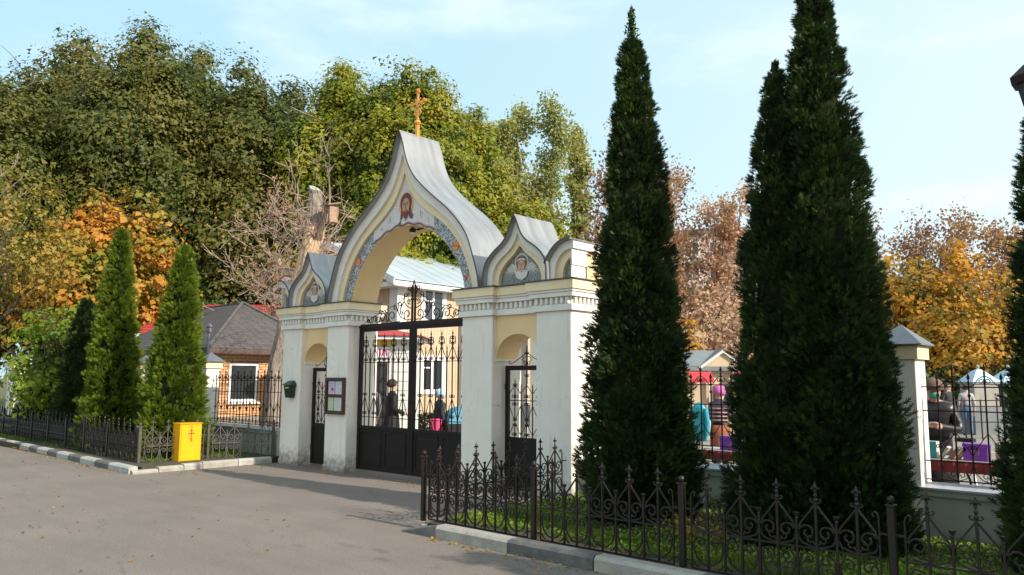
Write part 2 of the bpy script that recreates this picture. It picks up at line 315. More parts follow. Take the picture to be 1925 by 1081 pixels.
# ------------------------------------------------------------------ the ground
def roadmat():
    m, n, b = newmat('asphalt'); L = n.links.new
    geo = n.nodes.new('ShaderNodeNewGeometry')
    def noise(sc, det=5, st=None, ro=.6):
        z = n.nodes.new('ShaderNodeTexNoise'); z.inputs['Scale'].default_value = sc; z.inputs['Detail'].default_value = det; z.inputs['Roughness'].default_value = ro
        if st:
            mp = n.nodes.new('ShaderNodeMapping'); mp.inputs['Scale'].default_value = st; L(geo.outputs['Position'], mp.inputs['Vector']); L(mp.outputs[0], z.inputs['Vector'])
        else: L(geo.outputs['Position'], z.inputs['Vector'])
        return z.outputs['Fac']
    def ramp(f, p0, p1, c0, c1):
        r = n.nodes.new('ShaderNodeValToRGB'); r.color_ramp.elements[0].position = p0; r.color_ramp.elements[1].position = p1
        r.color_ramp.elements[0].color = (*c0,1); r.color_ramp.elements[1].color = (*c1,1); L(f, r.inputs['Fac']); return r.outputs['Color']
    def mix(f, a, c, mode='MIX'):
        x = n.nodes.new('ShaderNodeMix'); x.data_type = 'RGBA'; x.blend_type = mode
        if isinstance(f, float): x.inputs[0].default_value = f
        else: L(f, x.inputs[0])
        L(a, x.inputs[6]); L(c, x.inputs[7]) if not isinstance(c, tuple) else setattr(x.inputs[7], 'default_value', (*c,1)); return x.outputs[2]
    base = ramp(noise(.7, 6), .3, .7, (.180,.152,.133), (.225,.191,.168))
    grit = ramp(noise(70, 3), .36, .66, (.68,.68,.68), (1.20,1.17,1.14))
    c = mix(1.0, base, grit, 'MULTIPLY')
    grit2 = ramp(noise(22, 4), .3, .75, (.9,.9,.9), (1.07,1.06,1.05)); c = mix(1.0, c, grit2, 'MULTIPLY')
    sweep = ramp(noise(1.0, 4, (.5, 4, 1)), .35, .7, (.93,.93,.94), (1.05,1.05,1.05)); c = mix(1.0, c, sweep, 'MULTIPLY')
    # cracks and worn patches
    mp = n.nodes.new('ShaderNodeMapping'); L(geo.outputs['Position'], mp.inputs['Vector'])
    wz = n.nodes.new('ShaderNodeTexNoise'); wz.inputs['Scale'].default_value = 2.2; L(geo.outputs['Position'], wz.inputs['Vector'])
    ad = n.nodes.new('ShaderNodeVectorMath'); ad.operation = 'MULTIPLY_ADD'; L(wz.outputs['Color'], ad.inputs[0]); ad.inputs[1].default_value = (.5,.5,.5); L(mp.outputs[0], ad.inputs[2])
    vo = n.nodes.new('ShaderNodeTexVoronoi'); vo.feature = 'DISTANCE_TO_EDGE'; vo.inputs['Scale'].default_value = .55; L(ad.outputs[0], vo.inputs['Vector'])
    ck = n.nodes.new('ShaderNodeMapRange'); ck.inputs['From Max'].default_value = .007; ck.inputs['To Min'].default_value = .45; ck.inputs['To Max'].default_value = 0; L(vo.outputs['Distance'], ck.inputs['Value'])
    gate = n.nodes.new('ShaderNodeMapRange'); gate.inputs['From Min'].default_value = .51; gate.inputs['From Max'].default_value = .58; L(noise(.45, 3), gate.inputs['Value'])
    mm = n.nodes.new('ShaderNodeMath'); mm.operation = 'MULTIPLY'; L(ck.outputs[0], mm.inputs[0]); L(gate.outputs[0], mm.inputs[1])
    c = mix(mm.outputs[0], c, (.05,.045,.042))
    # damp / oily stains: a few blots in the carriageway
    sp = n.nodes.new('ShaderNodeSeparateXYZ'); L(geo.outputs['Position'], sp.inputs[0])
    total = None
    nw = n.nodes.new('ShaderNodeTexNoise'); nw.inputs['Scale'].default_value = 7; nw.inputs['Detail'].default_value = 5; L(geo.outputs['Position'], nw.inputs['Vector'])
    for (x, y, rx, ry, s) in [(4.72,-3.3,.17,.10,.55),(5.36,-3.22,.30,.085,.55),(4.03,-3.55,.16,.05,.4),(4.35,-3.75,.12,.05,.35),(3.6,-3.6,.25,.05,.22),(2.3,-2.3,.75,.30,.28),(2.7,-2.55,.35,.1,.3),(3.25,-3.95,.13,.05,.3)]:
        vs_ = n.nodes.new('ShaderNodeVectorMath'); vs_.operation = 'SUBTRACT'; L(geo.outputs['Position'], vs_.inputs[0]); vs_.inputs[1].default_value = (x,y,0)
        vd = n.nodes.new('ShaderNodeVectorMath'); vd.operation = 'DIVIDE'; L(vs_.outputs[0], vd.inputs[0]); vd.inputs[1].default_value = (rx,ry,1)
        ln = n.nodes.new('ShaderNodeVectorMath'); ln.operation = 'LENGTH'; L(vd.outputs[0], ln.inputs[0])
        a1 = n.nodes.new('ShaderNodeMath'); a1.operation = 'MULTIPLY_ADD'; L(nw.outputs['Fac'], a1.inputs[0]); a1.inputs[1].default_value = 2.2; L(ln.outputs['Value'], a1.inputs[2])
        r_ = n.nodes.new('ShaderNodeMapRange'); r_.inputs['From Min'].default_value = 1.7; r_.inputs['From Max'].default_value = 2.25; r_.inputs['To Min'].default_value = s; r_.inputs['To Max'].default_value = 0; L(a1.outputs[0], r_.inputs['Value'])
        if total is None: total = r_.outputs[0]
        else:
            q = n.nodes.new('ShaderNodeMath'); q.operation = 'MAXIMUM'; L(total, q.inputs[0]); L(r_.outputs[0], q.inputs[1]); total = q.outputs[0]
    c = mix(total, c, (.055,.045,.042))
    L(c, b.inputs['Base Color']); b.inputs['Roughness'].default_value = .82
    nb = n.nodes.new('ShaderNodeTexNoise'); nb.inputs['Scale'].default_value = 130; nb.inputs['Detail'].default_value = 3; L(geo.outputs['Position'], nb.inputs['Vector'])
    bm = n.nodes.new('ShaderNodeBump'); bm.inputs['Strength'].default_value = .45; bm.inputs['Distance'].default_value = .01; L(nb.outputs['Fac'], bm.inputs['Height']); L(bm.outputs[0], b.inputs['Normal'])
    return m
M['asphalt'] = roadmat()
M['soil'] = pmat('garden_soil', (.075,.062,.040), (.045,.038,.025), 8, .95, .6, 40)
M['terrain'] = pmat('grassy_ground', (.085,.095,.035), (.10,.075,.035), .6, .95, .4, 10)
M['paving'] = pmat('courtyard_paving', (.28,.25,.22), (.21,.19,.17), 1.5, .9, .3, 40)
M['kwhite'] = pmat('white_painted_kerb', (.46,.45,.41), (.30,.29,.26), 7, .85, .5, 60)
M['kdark'] = pmat('black_painted_kerb', (.075,.072,.07), (.15,.145,.135), 7, .85, .5, 60)
M['kgrey'] = pmat('bare_concrete_kerb', (.40,.38,.33), (.27,.25,.22), 7, .85, .5, 60)
def sheet(name, pts, z, m, parent=None, kind='structure'):
    b = MB(); b.add([(x,y,z) for x,y in pts], [tuple(range(len(pts)))]); return b.build(name, m, parent, kind=kind)
sheet('ground', [(-900,-900),(900,-900),(900,900),(-900,900)], -.02, M['terrain'])
sheet('road', [(-60,-40),(60,-40),(60,-2.7),(3.62,-2.7),(3.62,.9),(-3.75,.9),(-3.75,-2.6),(-60,-2.6)], 0, M['asphalt'])
sheet('courtyard', [(-30,.9),(40,.9),(40,24),(-30,24)], .0, M['paving'])
box('verge', 3.66, 14, -2.62, .2, -.01, .105, M['soil'], kind='structure')
box('verge', -24, -3.92, -2.5, .2, -.01, .10, M['soil'], kind='structure')

def kerb_block(L_, h=.13, w=.15):
    b = MB(); c = .03
    prof = [(0,0),(w,0),(w,h),(c,h),(0,h-c)]
    vs = [(x,y,z) for x in (.006, L_-.006) for y,z in prof]; k = 5
    fs = [(4,3,2,1,0),(5,6,7,8,9)]+[(i,(i+1)%k,(i+1)%k+k,i+k) for i in range(k)]
    return b.add(vs, fs)
kl = thing('kerb_line', 'kerb of long grey and dark blocks in front of the right-hand low fence', 'kerb', (3.97,-2.78,0))
kme = {m: kerb_block(1.02).mesh('kerb_block', M[m]) for m in ('kwhite','kdark','kgrey')}
for i, (w, m) in enumerate([(1.02,'kgrey'),(.97,'kdark'),(1.02,'kgrey'),(1.0,'kdark'),(1.02,'kwhite'),(1.02,'kdark'),(1.02,'kgrey')]):
    link('kerb_block', kme[m], kl, (i*1.02-.01, 0, 0), (0, R([.15,-.1,.2,0,.1,0,0][i]), R([0.25,-.3,.2,-.2,.1,0,.2][i])))
# dropped end block and the return along the drive
b = MB(); b.add([(-.56,-.005,.0),(-.005,-.005,0),(-.005,.15,0),(-.5,.15,0),(-.54,.01,.02),(-.005,.01,.125),(-.005,.15,.125),(-.48,.15,.04)], [(0,3,2,1),(4,5,6,7),(0,1,5,4),(1,2,6,5),(2,3,7,6),(3,0,4,7)])
b.build('kerb_block', M['kdark'], kl)
for i in range(3):
    q = MB(); q.cbox(-.44, -.32, .17+i*.85, 1.0+i*.85, -.005, [.07,.10,.11][i], .012); q.build('kerb_block', M['kgrey'], kl)
kl2 = thing('kerb_line', 'kerb painted in alternating black and white blocks along the left-hand low fence', 'kerb', (-3.87,-2.74,0))
edges = [-3.87,-4.87,-5.58,-6.39,-7.12,-7.84,-8.49,-9.23,-9.84,-10.54,-11.07,-11.8,-12.4,-13.1,-13.8,-14.6,-15.4,-16.2]
for i in range(len(edges)-1):
    x1, x0 = edges[i], edges[i+1]; yy = lambda x: .30*(-3.87-x)/8.4
    me = kerb_block(x1-x0, .12).mesh('kerb_block', M['kwhite' if i % 2 == 0 else 'kdark'])
    link('kerb_block', me, kl2, (x0+3.87, yy(x0), 0), (0, 0, -math.atan(.30/8.4)))
kl3 = thing('kerb_line', 'short kerb with two bright white blocks below the yellow box', 'kerb', (-3.76,-2.72,0))
ed = [0,.45,.9,1.25,1.95,2.66]
for i, m in enumerate(['kgrey','kgrey','kwhite','kgrey','kwhite']):
    me = kerb_block(ed[i+1]-ed[i], [.06,.09,.11,.12,.12][i]).mesh('kerb_block', M[m])
    link('kerb_block', me, kl3, (.0, ed[i], 0), (0, 0, R(90)))

# ------------------------------------------------------------------ the gatehouse
G = thing('church_gatehouse', 'white and cream church gatehouse with an onion shaped arch over black iron gates', 'gatehouse', (0,0,0))
def cornice(par, x0, x1, y0, y1, dz=0, dent_front=True, sides=''):
    lay = [('frieze_band', 2.61, 2.70, .045, 'whitetrim'), ('bed_moulding', 2.80, 2.865, .078, 'whitetrim'), ('bed_moulding', 2.865, 2.90, .095, 'whitetrim'), ('cornice', 2.90, 3.03, .116, 'pcream'), ('cover_sheet', 3.03, 3.045, .14, 'zincdark')]
    for nme, z0, z1, o, m in lay:
        box(nme, x0-o, x1+o, y0-o, y1+o, z0-dz, z1-dz, M[m], par, c=.008 if z1-z0 > .03 else None)
    box('dentil_course', x0-.004, x1+.004, y0-.004, y1+.004, 2.70-dz, 2.80-dz, M['whitetrim'], par)
    dm = MB().cbox(-.026,.026,-.05,0,0,.092,.006).mesh('dentil', M['whitetrim'])
    if dent_front:
        n = max(1, int(round((x1-x0)/.098))); st = (x1-x0)/n
        for i in range(n): link('dentil', dm, par, (x0+(i+.5)*st, y0-.003, 2.704-dz))
    n = int(round((y1-y0)/.098)); st = (y1-y0)/n
    if '+' in sides:
        for i in range(n): link('dentil', dm, par, (x1+.003, y0+(i+.5)*st, 2.704-dz), (0,0,R(90)))
    if '-' in sides:
        for i in range(n): link('dentil', dm, par, (x0-.003, y0+(i+.5)*st, 2.704-dz), (0,0,R(-90)))
D_ = .67
for x0, x1, sd in ((-3.62,-2.98,'-'),(-2.12,-1.47,'+'),(1.47,2.12,'-'),(2.98,3.62,'+')):
    p = box('pillar', x0, x1, 0, D_, -.01, 2.61, M['white'], G, c=.014)
    cornice(p, x0, x1, 0, D_, sides=sd)
    box('plinth_skirt', x0-.012, x1+.012, -.012, D_+.012, -.01, .16 if x0 > 0 else .10, M['white'], p, c=.01)
# wing walls with the low arches over the side gates
for sx in (-1, 1):
    xa, xb = (2.12, 2.98); zc, hw, rise = 1.96, .43, .36; xm = (xa+xb)/2; y0, y1 = .09, .58
    arc = [(xm-hw*math.cos(PI*i/20), zc+rise*math.sin(PI*i/20)) for i in range(21)]
    top = [(xa+(xb-xa)*i/20, 2.612) for i in range(21)]
    b = MB(); b.strip([(sx*x, z) for x, z in top], [(sx*x, z) for x, z in arc], y0, y1)
    w = b.build('wing_wall', M['cream'], G)
    cornice(w, sx*xa if sx > 0 else -xb, xb if sx > 0 else -xa, y0, y1, dz=.003)
    for xx in (xa, xb):
        s = 1 if xx == xa else -1
        e0, e1 = sorted((sx*xx, sx*(xx+s*.022))); box('impost_ledge', e0, e1, y0-.01, y1+.01, zc-.035, zc-.005, M['whitetrim'], w)
# main arch
NP = 48
outer = [(0,5.90),(.09,5.68),(.20,5.36),(.36,5.08),(.60,4.84),(.90,4.60),(1.20,4.38),(1.47,4.13),(1.68,3.86),(1.83,3.50),(1.92,3.22),(1.95,3.046)]
inn = [(0,5.20),(.075,5.02),(.17,4.85),(.32,4.655),(.55,4.47),(.83,4.29),(1.09,4.10),(1.31,3.87),(1.49,3.60),(1.61,3.33),(1.665,3.15),(1.68,3.046)]
midl = [(a[0]+(c[0]-a[0])*.56, a[1]+(c[1]-a[1])*.56) for a, c in zip(outer, inn)]
def sym(p, n=NP):
    h = cm2(p, n); return [(-x, z) for x, z in reversed(h)]+h[1:]
OU, MI, IN = sym(outer), sym(midl), sym(inn)
oq = cm2([(0,4.265),(.30,4.235),(.66,4.10),(1.00,3.86),(1.27,3.56),(1.41,3.28),(1.47,3.046)], NP); opn = [(-x, z) for x, z in reversed(oq)]+oq[1:]
def opz(x):
    x = abs(x)
    for a, c in zip(oq[:-1], oq[1:]):
        if a[0] <= x <= c[0]: return a[1]+(c[1]-a[1])*(x-a[0])/max(c[0]-a[0],1e-6)
    return 3.05
b = MB().strip(OU, MI, -.05, D_); A = b.build('archivolt', M['whitetrim'], G)
b = MB().strip(MI, IN, .0, D_-.02); b.build('inner_archivolt', M['pcream'], G)
b = MB().strip(IN, opn, .05, D_-.04); AW = b.build('arch_wall', M['cream'], G)
def shr(A_, B_, t): return [(a[0]+(c[0]-a[0])*t, a[1]+(c[1]-a[1])*t) for a, c in zip(A_, B_)]
b = MB().strip(shr(IN, opn, .01), shr(IN, opn, .97), .043, .0505); MO = b.build('mosaic_band', M['mosaic'], AW)
# sheet roof following the profile, in lengths with standing seams
def off(P, d):
    out = []
    for i in range(len(P)):
        a = P[max(i-1,0)]; c = P[min(i+1,len(P)-1)]; tx, tz = c[0]-a[0], c[1]-a[1]; l = math.hypot(tx, tz) or 1
        out.append((P[i][0]-tz/l*d, P[i][1]+tx/l*d))
    return out
def roof_pieces(par, P, d, y0, y1, cuts, edge=True):
    Q = off(P, d); Q0 = off(P, .002)
    for a, c in zip(cuts[:-1], cuts[1:]):
        b = MB().strip(Q[a:c+1], Q0[a:c+1], y0, y1); b.build('roof_sheet', M['zinc'], par, smooth=False)
    b = MB().strip(off(P, d+.004), off(P, .001), y0-.010, y0-.001); b.build('drip_edge', M['zincdark'], par)
mid_i = NP
O1 = [(-x if x else 0, z) for x, z in OU]
roof_pieces(A, OU, .018, -.14, D_+.1, [0, 14, 26, 38, NP, NP+10, NP+22, NP+34, 2*NP])
# drawing in mosaic on the arch
Y0 = .043
def disc(b, cx, cz, rx, rz, y, mi=0, n=22, a0=0, th=.003):
    b.prism([(cx+rx*math.cos(2*PI*i/n), cz+rz*math.sin(2*PI*i/n)) for i in range(n)], y-th, y, mi)
def poly(b, pts, y, mi=0, th=.003): b.prism(pts, y-th, y, mi)
def line(b, pts, w, y, mi=0):
    A_ = off(pts, w/2); B_ = off(pts, -w/2); b.strip(A_, B_, y-.003, y, mi)
b = MB()
icons = [M[k] for k in ('linen','halo','hairm','skinm','linec','pinkl','blueline','red','discorange')]
low = [(-.95+1.75*i/20, 4.13+.19*math.sin(PI*(i/20)**.9)-.0*i+(.02*math.sin(i*1.7))) for i in range(21)]
def innz(x):
    for (a, c) in zip(IN[:-1], IN[1:]):
        if a[0] <= x <= c[0]: return a[1]+(c[1]-a[1])*(x-a[0])/max(c[0]-a[0],1e-6)
    return 4.2
cl_top = [(x, min(innz(x)-.012, 5.15)) for x in [-.86+1.60*i/40 for i in range(41)]]
cl_low = [(x, max(4.2*1.0-.28*(abs(x)/.9)**2+.10, opz(x)+.03)+.014*math.sin(x*21)) for x, z in cl_top]
cl_low = [(x, min(z, t[1]-.01)) for (x, z), t in zip(cl_low, cl_top)]
b.strip(cl_top, cl_low, Y0-.003, Y0, 0)
line(b, [(x, z-.012) for x, z in cl_low], .02, Y0-.0035, 4); line(b, [(x, z+.012) for x, z in cl_low], .016, Y0-.0035, 5)
for x in (-.66,-.62,-.44,-.40,.40,.44,.60): line(b, [(x, cl_low[0][1]+.2 if abs(x) > .5 else 4.36), (x*.97, min(innz(x)-.1, 4.72 if abs(x) > .5 else 4.85))], .012, Y0-.004, 5)
disc(b, .02, 4.62, .185, .21, Y0-.004, 1, 26)
for i in range(24):
    a = 2*PI*i/24
    poly(b, [(.02+math.cos(a-.05)*.17, 4.63+math.sin(a-.05)*.2), (.02+math.cos(a+.05)*.17, 4.63+math.sin(a+.05)*.2), (.02+math.cos(a)*.225, 4.63+math.sin(a)*.25)][::1], Y0-.0045, 1)
disc(b, .02, 4.66, .150, .175, Y0-.008, 2, 24)
poly(b, [(.13,4.62),(-.09,4.62),(-.11,4.50),(-.13,4.37),(-.07,4.40),(-.04,4.46),(.08,4.46),(.12,4.38),(.19,4.36),(.21,4.42),(.16,4.50)][::-1], Y0-.008, 2)
poly(b, [(-.04,4.50),(.08,4.50),(.06,4.38),(.045,4.42),(.02,4.34),(-.005,4.42),(-.02,4.38)], Y0-.012, 2)
disc(b, .02, 4.60, .098, .145, Y0-.012, 3, 24)
disc(b, .02, 4.49, .062, .055, Y0-.0155, 2, 16); line(b, [(-.005,4.515),(.02,4.522),(.045,4.515)], .018, Y0-.019, 3)
for s in (-1, 1):
    disc(b, .02+s*.040, 4.625, .021, .009, Y0-.0155, 4, 10)
    line(b, [(.02+s*.015,4.655),(.02+s*.045,4.662),(.02+s*.07,4.650)][::s], .010, Y0-.0155, 2)
line(b, [(.022,4.65),(.014,4.58),(.020,4.56)], .010, Y0-.0155, 2)
poly(b, [(-.20,4.30),(-.10,4.37),(-.12,4.30),(-.08,4.26),(-.16,4.27)], Y0-.012, 4)
for cx, cz in ((-1.285,3.755),(1.275,3.77)):
    disc(b, cx, cz, .066, .078, Y0-.004, 7, 20); disc(b, cx, cz, .054, .066, Y0-.0075, 8, 20)
disc(b, 1.50, 3.23, .03, .035, Y0-.004, 7, 12)
for i in range(8):
    a = 2*PI*i/8; line(b, [(1.52+math.cos(a)*.02, 3.12+math.sin(a)*.02), (1.52+math.cos(a)*.065, 3.12+math.sin(a)*.075)], .012, Y0-.004, 0)
b.build('mosaic_icon', icons, MO)
def text(s, size, loc, mat, parent, rot=(R(90),0,0), ext=.002, name='lettering', sx=1):
    c = bpy.data.curves.new(name, 'FONT'); c.body = s; c.size = size; c.extrude = ext; c.align_x = 'CENTER'; c.align_y = 'CENTER'; c.resolution_u = 3
    o = bpy.data.objects.new(name, c); COL.objects.link(o)
    me = bpy.data.meshes.new_from_object(o.evaluated_get(bpy.context.evaluated_depsgraph_get())); bpy.data.objects.remove(o)
    me.name = name; me.materials.clear(); me.materials.append(mat)
    return link(name, me, parent, loc, rot, scale=(sx,1,1))
text('IC', .085, (-1.285, Y0-.0085, 3.755), M['red'], MO); text('XC', .085, (1.275, Y0-.0085, 3.77), M['red'], MO)
# small kokoshnik gables
ko = [(0,4.05),(.055,3.93),(.13,3.76),(.24,3.64),(.38,3.55),(.49,3.46),(.565,3.36),(.60,3.24),(.605,3.046)]
km = [(0,3.80),(.05,3.70),(.12,3.60),(.22,3.52),(.33,3.45),(.42,3.37),(.475,3.28),(.50,3.18),(.505,3.046)]
ki = [(0,3.62),(.045,3.57),(.11,3.50),(.19,3.44),(.27,3.38),(.345,3.30),(.39,3.22),(.415,3.14),(.42,3.046)]
KO, KM, KI = sym(ko, 20), sym(km, 20), sym(ki, 20)
for sx in (-1, 1):
    cx = 2.66*sx; sh = lambda P: [(x+cx, z) for x, z in P]
    K = MB().strip(sh(KO), sh(KM), -.05, D_).build('kokoshnik', M['whitetrim'], G)
    MB().strip(sh(KM), sh(KI), .0, D_-.02).build('inner_archivolt', M['pcream'], K)
    b = MB(); b.prism([(x+cx, z) for x, z in KI][::-1], .06, D_-.05); tp = b.build('tympanum', M['mosaicd'], K)
    roof_pieces(K, sh(KO), .02, -.13, D_+.08, [0, 10, 20, 30, 40])
    b = MB(); y = .058; z0 = -.02
    for s in (-1, 1):
        for k in range(7):   # wing feathers
            a = R(-20-14*k); x0, zz = cx+s*.10, 3.30
            ln = .33-.01*k; tip = (x0+s*math.cos(a+R(5))*ln, zz+math.sin(a)*ln*.62+.02*0)
            tip = (max(min(tip[0], cx+.385), cx-.385), max(tip[1], 3.07))
            pw = .022
            pts = [(x0, zz+pw), (x0, zz-pw), tip]; pts = pts if s > 0 else pts[::-1]
            poly(b, pts, y-.0003*k, 1)
        poly(b, [(cx+s*.08,3.33),(cx+s*.2,3.36),(cx+s*.30,3.28),(cx+s*.12,3.22)][::s], y-.004, 1)
    disc(b, cx, 3.37, .135, .135, y-.006, 3); disc(b, cx, 3.37, .112, .112, y-.009, 0)
    disc(b, cx, 3.355, .098, .115, y-.012, 4); disc(b, cx, 3.325, .066, .088, y-.015, 5)
    poly(b, [(cx-.13,3.24),(cx-.03,3.255),(cx,3.22),(cx+.03,3.255),(cx+.13,3.24),(cx+.10,3.15),(cx,3.10),(cx-.10,3.15)][::-1], y-.013, 6)
    for s in (-1, 1): disc(b, cx+s*.026, 3.345, .013, .006, y-.018, 7, 8)
    line(b, [(cx-.018,3.275),(cx,3.272),(cx+.018,3.275)], .008, y-.018, 8); line(b, [(cx,3.34),(cx+.004,3.305)], .006, y-.018, 4)
    line(b, [(cx-.08,3.40),(cx,3.425),(cx+.08,3.40)], .02, y-.018, 6)
    b.build('mosaic_icon', [M[k] for k in ('mosaicd','m_wing','m_wing','halow','angelhair','angelskin','linen','linec','red')], tp)
# end quarter gables
qo = [(0,3.30),(.06,3.40),(.13,3.475),(.21,3.535),(.30,3.57),(.38,3.58)]
qm = [(.09,3.046),(.10,3.20),(.135,3.30),(.20,3.385),(.28,3.44),(.38,3.46)]
qi = [(.20,3.046),(.205,3.15),(.225,3.22),(.26,3.28),(.31,3.33),(.38,3.35)]
for sx in (-1, 1):
    x0 = 3.27
    q = lambda P, n=14: [(sx*(x0+x), z) for x, z in cm2(P, n)]
    full = [(0,3.046),(0,3.17)]+qo; fo = [(sx*(x0+x), z) for x, z in [(0,3.046),(0,3.12),(0,3.2),(0,3.26)]+cm2(qo, 10)]
    K = MB().strip(fo, q(qm, 14), -.05, D_).build('quarter_gable', M['whitetrim'], G)
    MB().strip(q(qm), q(qi), .0, D_-.02).build('inner_archivolt', M['pcream'], K)
    b = MB(); b.prism(([(sx*(x0+.38), 3.046), (sx*(x0+.38), 3.35)]+q(qi)[::-1][1:])[::(1 if sx > 0 else -1)], .05, D_-.05); b.build('tympanum', M['mosaicd'], K)
    P = [(sx*(x0+x), z) for x, z in cm2([(-.02,3.27)]+qo[1:]+[(.42,3.575)], 14)]
    if sx < 0: P = P[::-1]
    roof_pieces(K, P, .02, -.13, D_+.08, [0, 7, 14])
    # side face seen edge-on: stacked white corner blocks and a cream return
    e = lambda a, c: sorted((sx*a, sx*c))
    for (a, c, ya, yb, z0, z1, m) in [(3.652,3.70,-.055,.60,3.46,3.56,'whitetrim'),(3.652,3.672,-.052,.30,3.30,3.458,'whitetrim'),(3.652,3.682,-.056,.31,3.23,3.298,'whitetrim'),(3.652,3.666,-.052,.26,3.047,3.228,'white'),(3.652,3.662,.31,.62,3.047,3.457,'cream')]:
        xa, xb = e(a, c); box('corner_block', xa, xb, ya, yb, z0, z1, M[m], K)
# cross
cr_ = MB(); cr_.box(-.028,.028,-.028,.028,0,.33); cr_.lathe([(.01,.30),(.05,.32),(.062,.355),(.05,.39),(.012,.41)], n=12)
cr_.box(-.016,.016,-.013,.013,.41,.93)
def lobes(b, x, z, r): b.lathe([(0.001,z-r),(r*.8,z-r*.6),(r,z),(r*.8,z+r*.6),(.001,z+r)], x, 0, 8)
for (x, z, r) in [(0,.95,.035),(-.20,.72,.033),(.20,.72,.033),(-.16,.75,.026),(.16,.75,.026),(-.16,.69,.026),(.16,.69,.026),(-.035,.91,.024),(.035,.91,.024)]: lobes(cr_, x, z, r)
cr_.box(-.20,.20,-.012,.012,.704,.736)
for s in (-1, 1):
    xz(cr_, spiral(s*.055, .53, .05, .012, 200 if s > 0 else -20, 200-s*420 if s > 0 else -20+420, 12), .011)
    xz(cr_, [(s*.0,.46),(s*.06,.50),(s*.075,.56),(s*.03,.62),(0,.64)], .012)
    cr_.tube([(s*.07,0,.80),(0,0,.72)], .009); cr_.tube([(s*.07,0,.64),(0,0,.72)], .009)
cr_.lathe([(.01,.60),(.035,.62),(.01,.645)], n=8)
cr_.tube([(-.09,0,.595),(.09,0,.535)], .012)
cro = cr_.build('cross', M['gold'], G, loc=(0,.27,5.79), rot=(0,0,R(0)))
# camera-like lamp under the crown of the arch
L_ = thing('security_lamp', 'small black lamp hanging under the crown of the big arch', 'lamp', (.03,.30,4.22))
b = MB(); b.tube([(0,.12,.06),(0,-.05,.0)], .012); b.lathe([(.03,-.06),(.055,-.045),(.055,.0),(.02,.03)], -.02, -.1, 10); b.tube([(-.12,-.02,.045),(0,.0,.0),(.10,.05,.03)], .012); b.build('bracket', M['iron'], L_)
b = MB(); b.lathe([(.001,-.075),(.035,-.07),(.042,-.055)], -.02, -.1, 10); b.build('lens', glassmat('lamp_glass', (.5,.5,.5)), L_)
# ------------------------------------------------------------------ wrought iron
def spear(b, x, z, h=.11, w=.018, y=0):
    b.lathe([(w*.5,z),(w*.75,z+.01),(w*.4,z+.02),(w*.95,z+h*.35),(w*.55,z+h*.55),(.001,z+h)], x, y, 4, sy=.5)
def curl_pair(b, x, z, r, y=0, t=.006, up=1, w=None):
    """two small volutes left and right of a bar, joined to it by a collar"""
    for s in (-1, 1):
        pts = spiral(0, 0, r, r*.35, 180, -180-40, 12)
        pts = [((px+r)*1.0, pz*up) for px, pz in pts]
        b.tube([(x+s*(px+.004), y, z+pz) for px, pz in pts], t, 4)
    b.box(x-.011, x+.011, y-.011, y+.011, z-.02, z+.02)
def picket(kind):
    b = MB()
    if kind == 'tall':
        b.box(-.0075,.0075,-.0075,.0075,.80,2.36); spear(b, 0, 2.35, .12, .02)
        curl_pair(b, 0, 1.99, .028); curl_pair(b, 0, 1.375, .03); curl_pair(b, 0, 1.045, .028)
        for s in (-1, 1):
            b.tube([(s*.006,0,2.26),(s*.03,0,2.245),(s*.058,0,2.265),(s*.064,0,2.30),(s*.05,0,2.34),(s*.025,0,2.35),(s*.012,0,2.325),(s*.022,0,2.30),(s*.036,0,2.312)], .0065, 4)
            b.tube([(s*.008,0,2.25),(s*.04,0,2.225),(s*.066,0,2.235),(s*.072,0,2.262),(s*.055,0,2.275)], .006, 4)
            b.tube([(s*.004,0,2.20),(s*.02,0,2.16),(s*.115,0,1.975),(s*.131,0,1.93)], .0065, 4)
            b.tube([(s*.004,0,1.335),(s*.02,0,1.30),(s*.11,0,1.06),(s*.131,0,1.02)], .0065, 4)
        b.lathe([(.010,2.19),(.017,2.205),(.017,2.235),(.010,2.25)], n=4)
    else:
        b.box(-.0075,.0075,-.0075,.0075,.80,2.12); spear(b, 0, 2.11, .11, .016); b.lathe([(.009,1.92),(.016,1.935),(.016,1.97),(.009,1.985)], n=4); b.lathe([(.009,1.00),(.015,1.012),(.015,1.035),(.009,1.05)], n=4)
    return b.mesh('picket', M['iron'])
PT, PS = picket('tall'), picket('short')
def gate_leaf(x0, x1, talls, shorts, name='gate_leaf'):
    f = MB(); f.box(x0,x0+.065,-.03,.03,.05,2.56); f.box(x1-.065,x1,-.03,.03,.05,2.56); f.box(x0+.065,x1-.065,-.028,.028,2.50,2.56); f.box(x0+.065,x1-.065,-.028,.028,.05,.11); f.box(x0+.065,x1-.065,-.028,.028,.77,.82)
    g = f.build(name, M['gatepanel'], G, loc=(0,.27,0))
    n = 2; w = (x1-x0-.13)/n
    for i in range(n):
        xa = x0+.065+i*w; b = MB(); b.box(xa+.004,xa+w-.004,-.012,.004,.11,.77); b.build('sheet_panel', M['gatepanel'], g)
        b = MB(); b.strip([(xa+.05,.15),(xa+w-.05,.15),(xa+w-.05,.73),(xa+.05,.73),(xa+.05,.15)],[(xa+.07,.17),(xa+w-.07,.17),(xa+w-.07,.71),(xa+.07,.71),(xa+.07,.17)], -.022, -.0125); b.build('panel_moulding', M['gatepanel'], g)
    for z in (1.945, .975): box('rail', x0+.065, x1-.065, -.006, .006, z-.006, z+.006, M['iron'], g)
    for x in talls: link('picket', PT, g, (x,0,0))
    for x in shorts: link('picket', PS, g, (x,0,0))
    return g
gate_leaf(-1.462, -.002, [-1.29,-1.03,-.77,-.51,-.24], [-1.16,-.90,-.64,-.375])
gl = gate_leaf(.004, 1.462, [.20,.46,.72,.98,1.25], [.33,.59,.85,1.115])
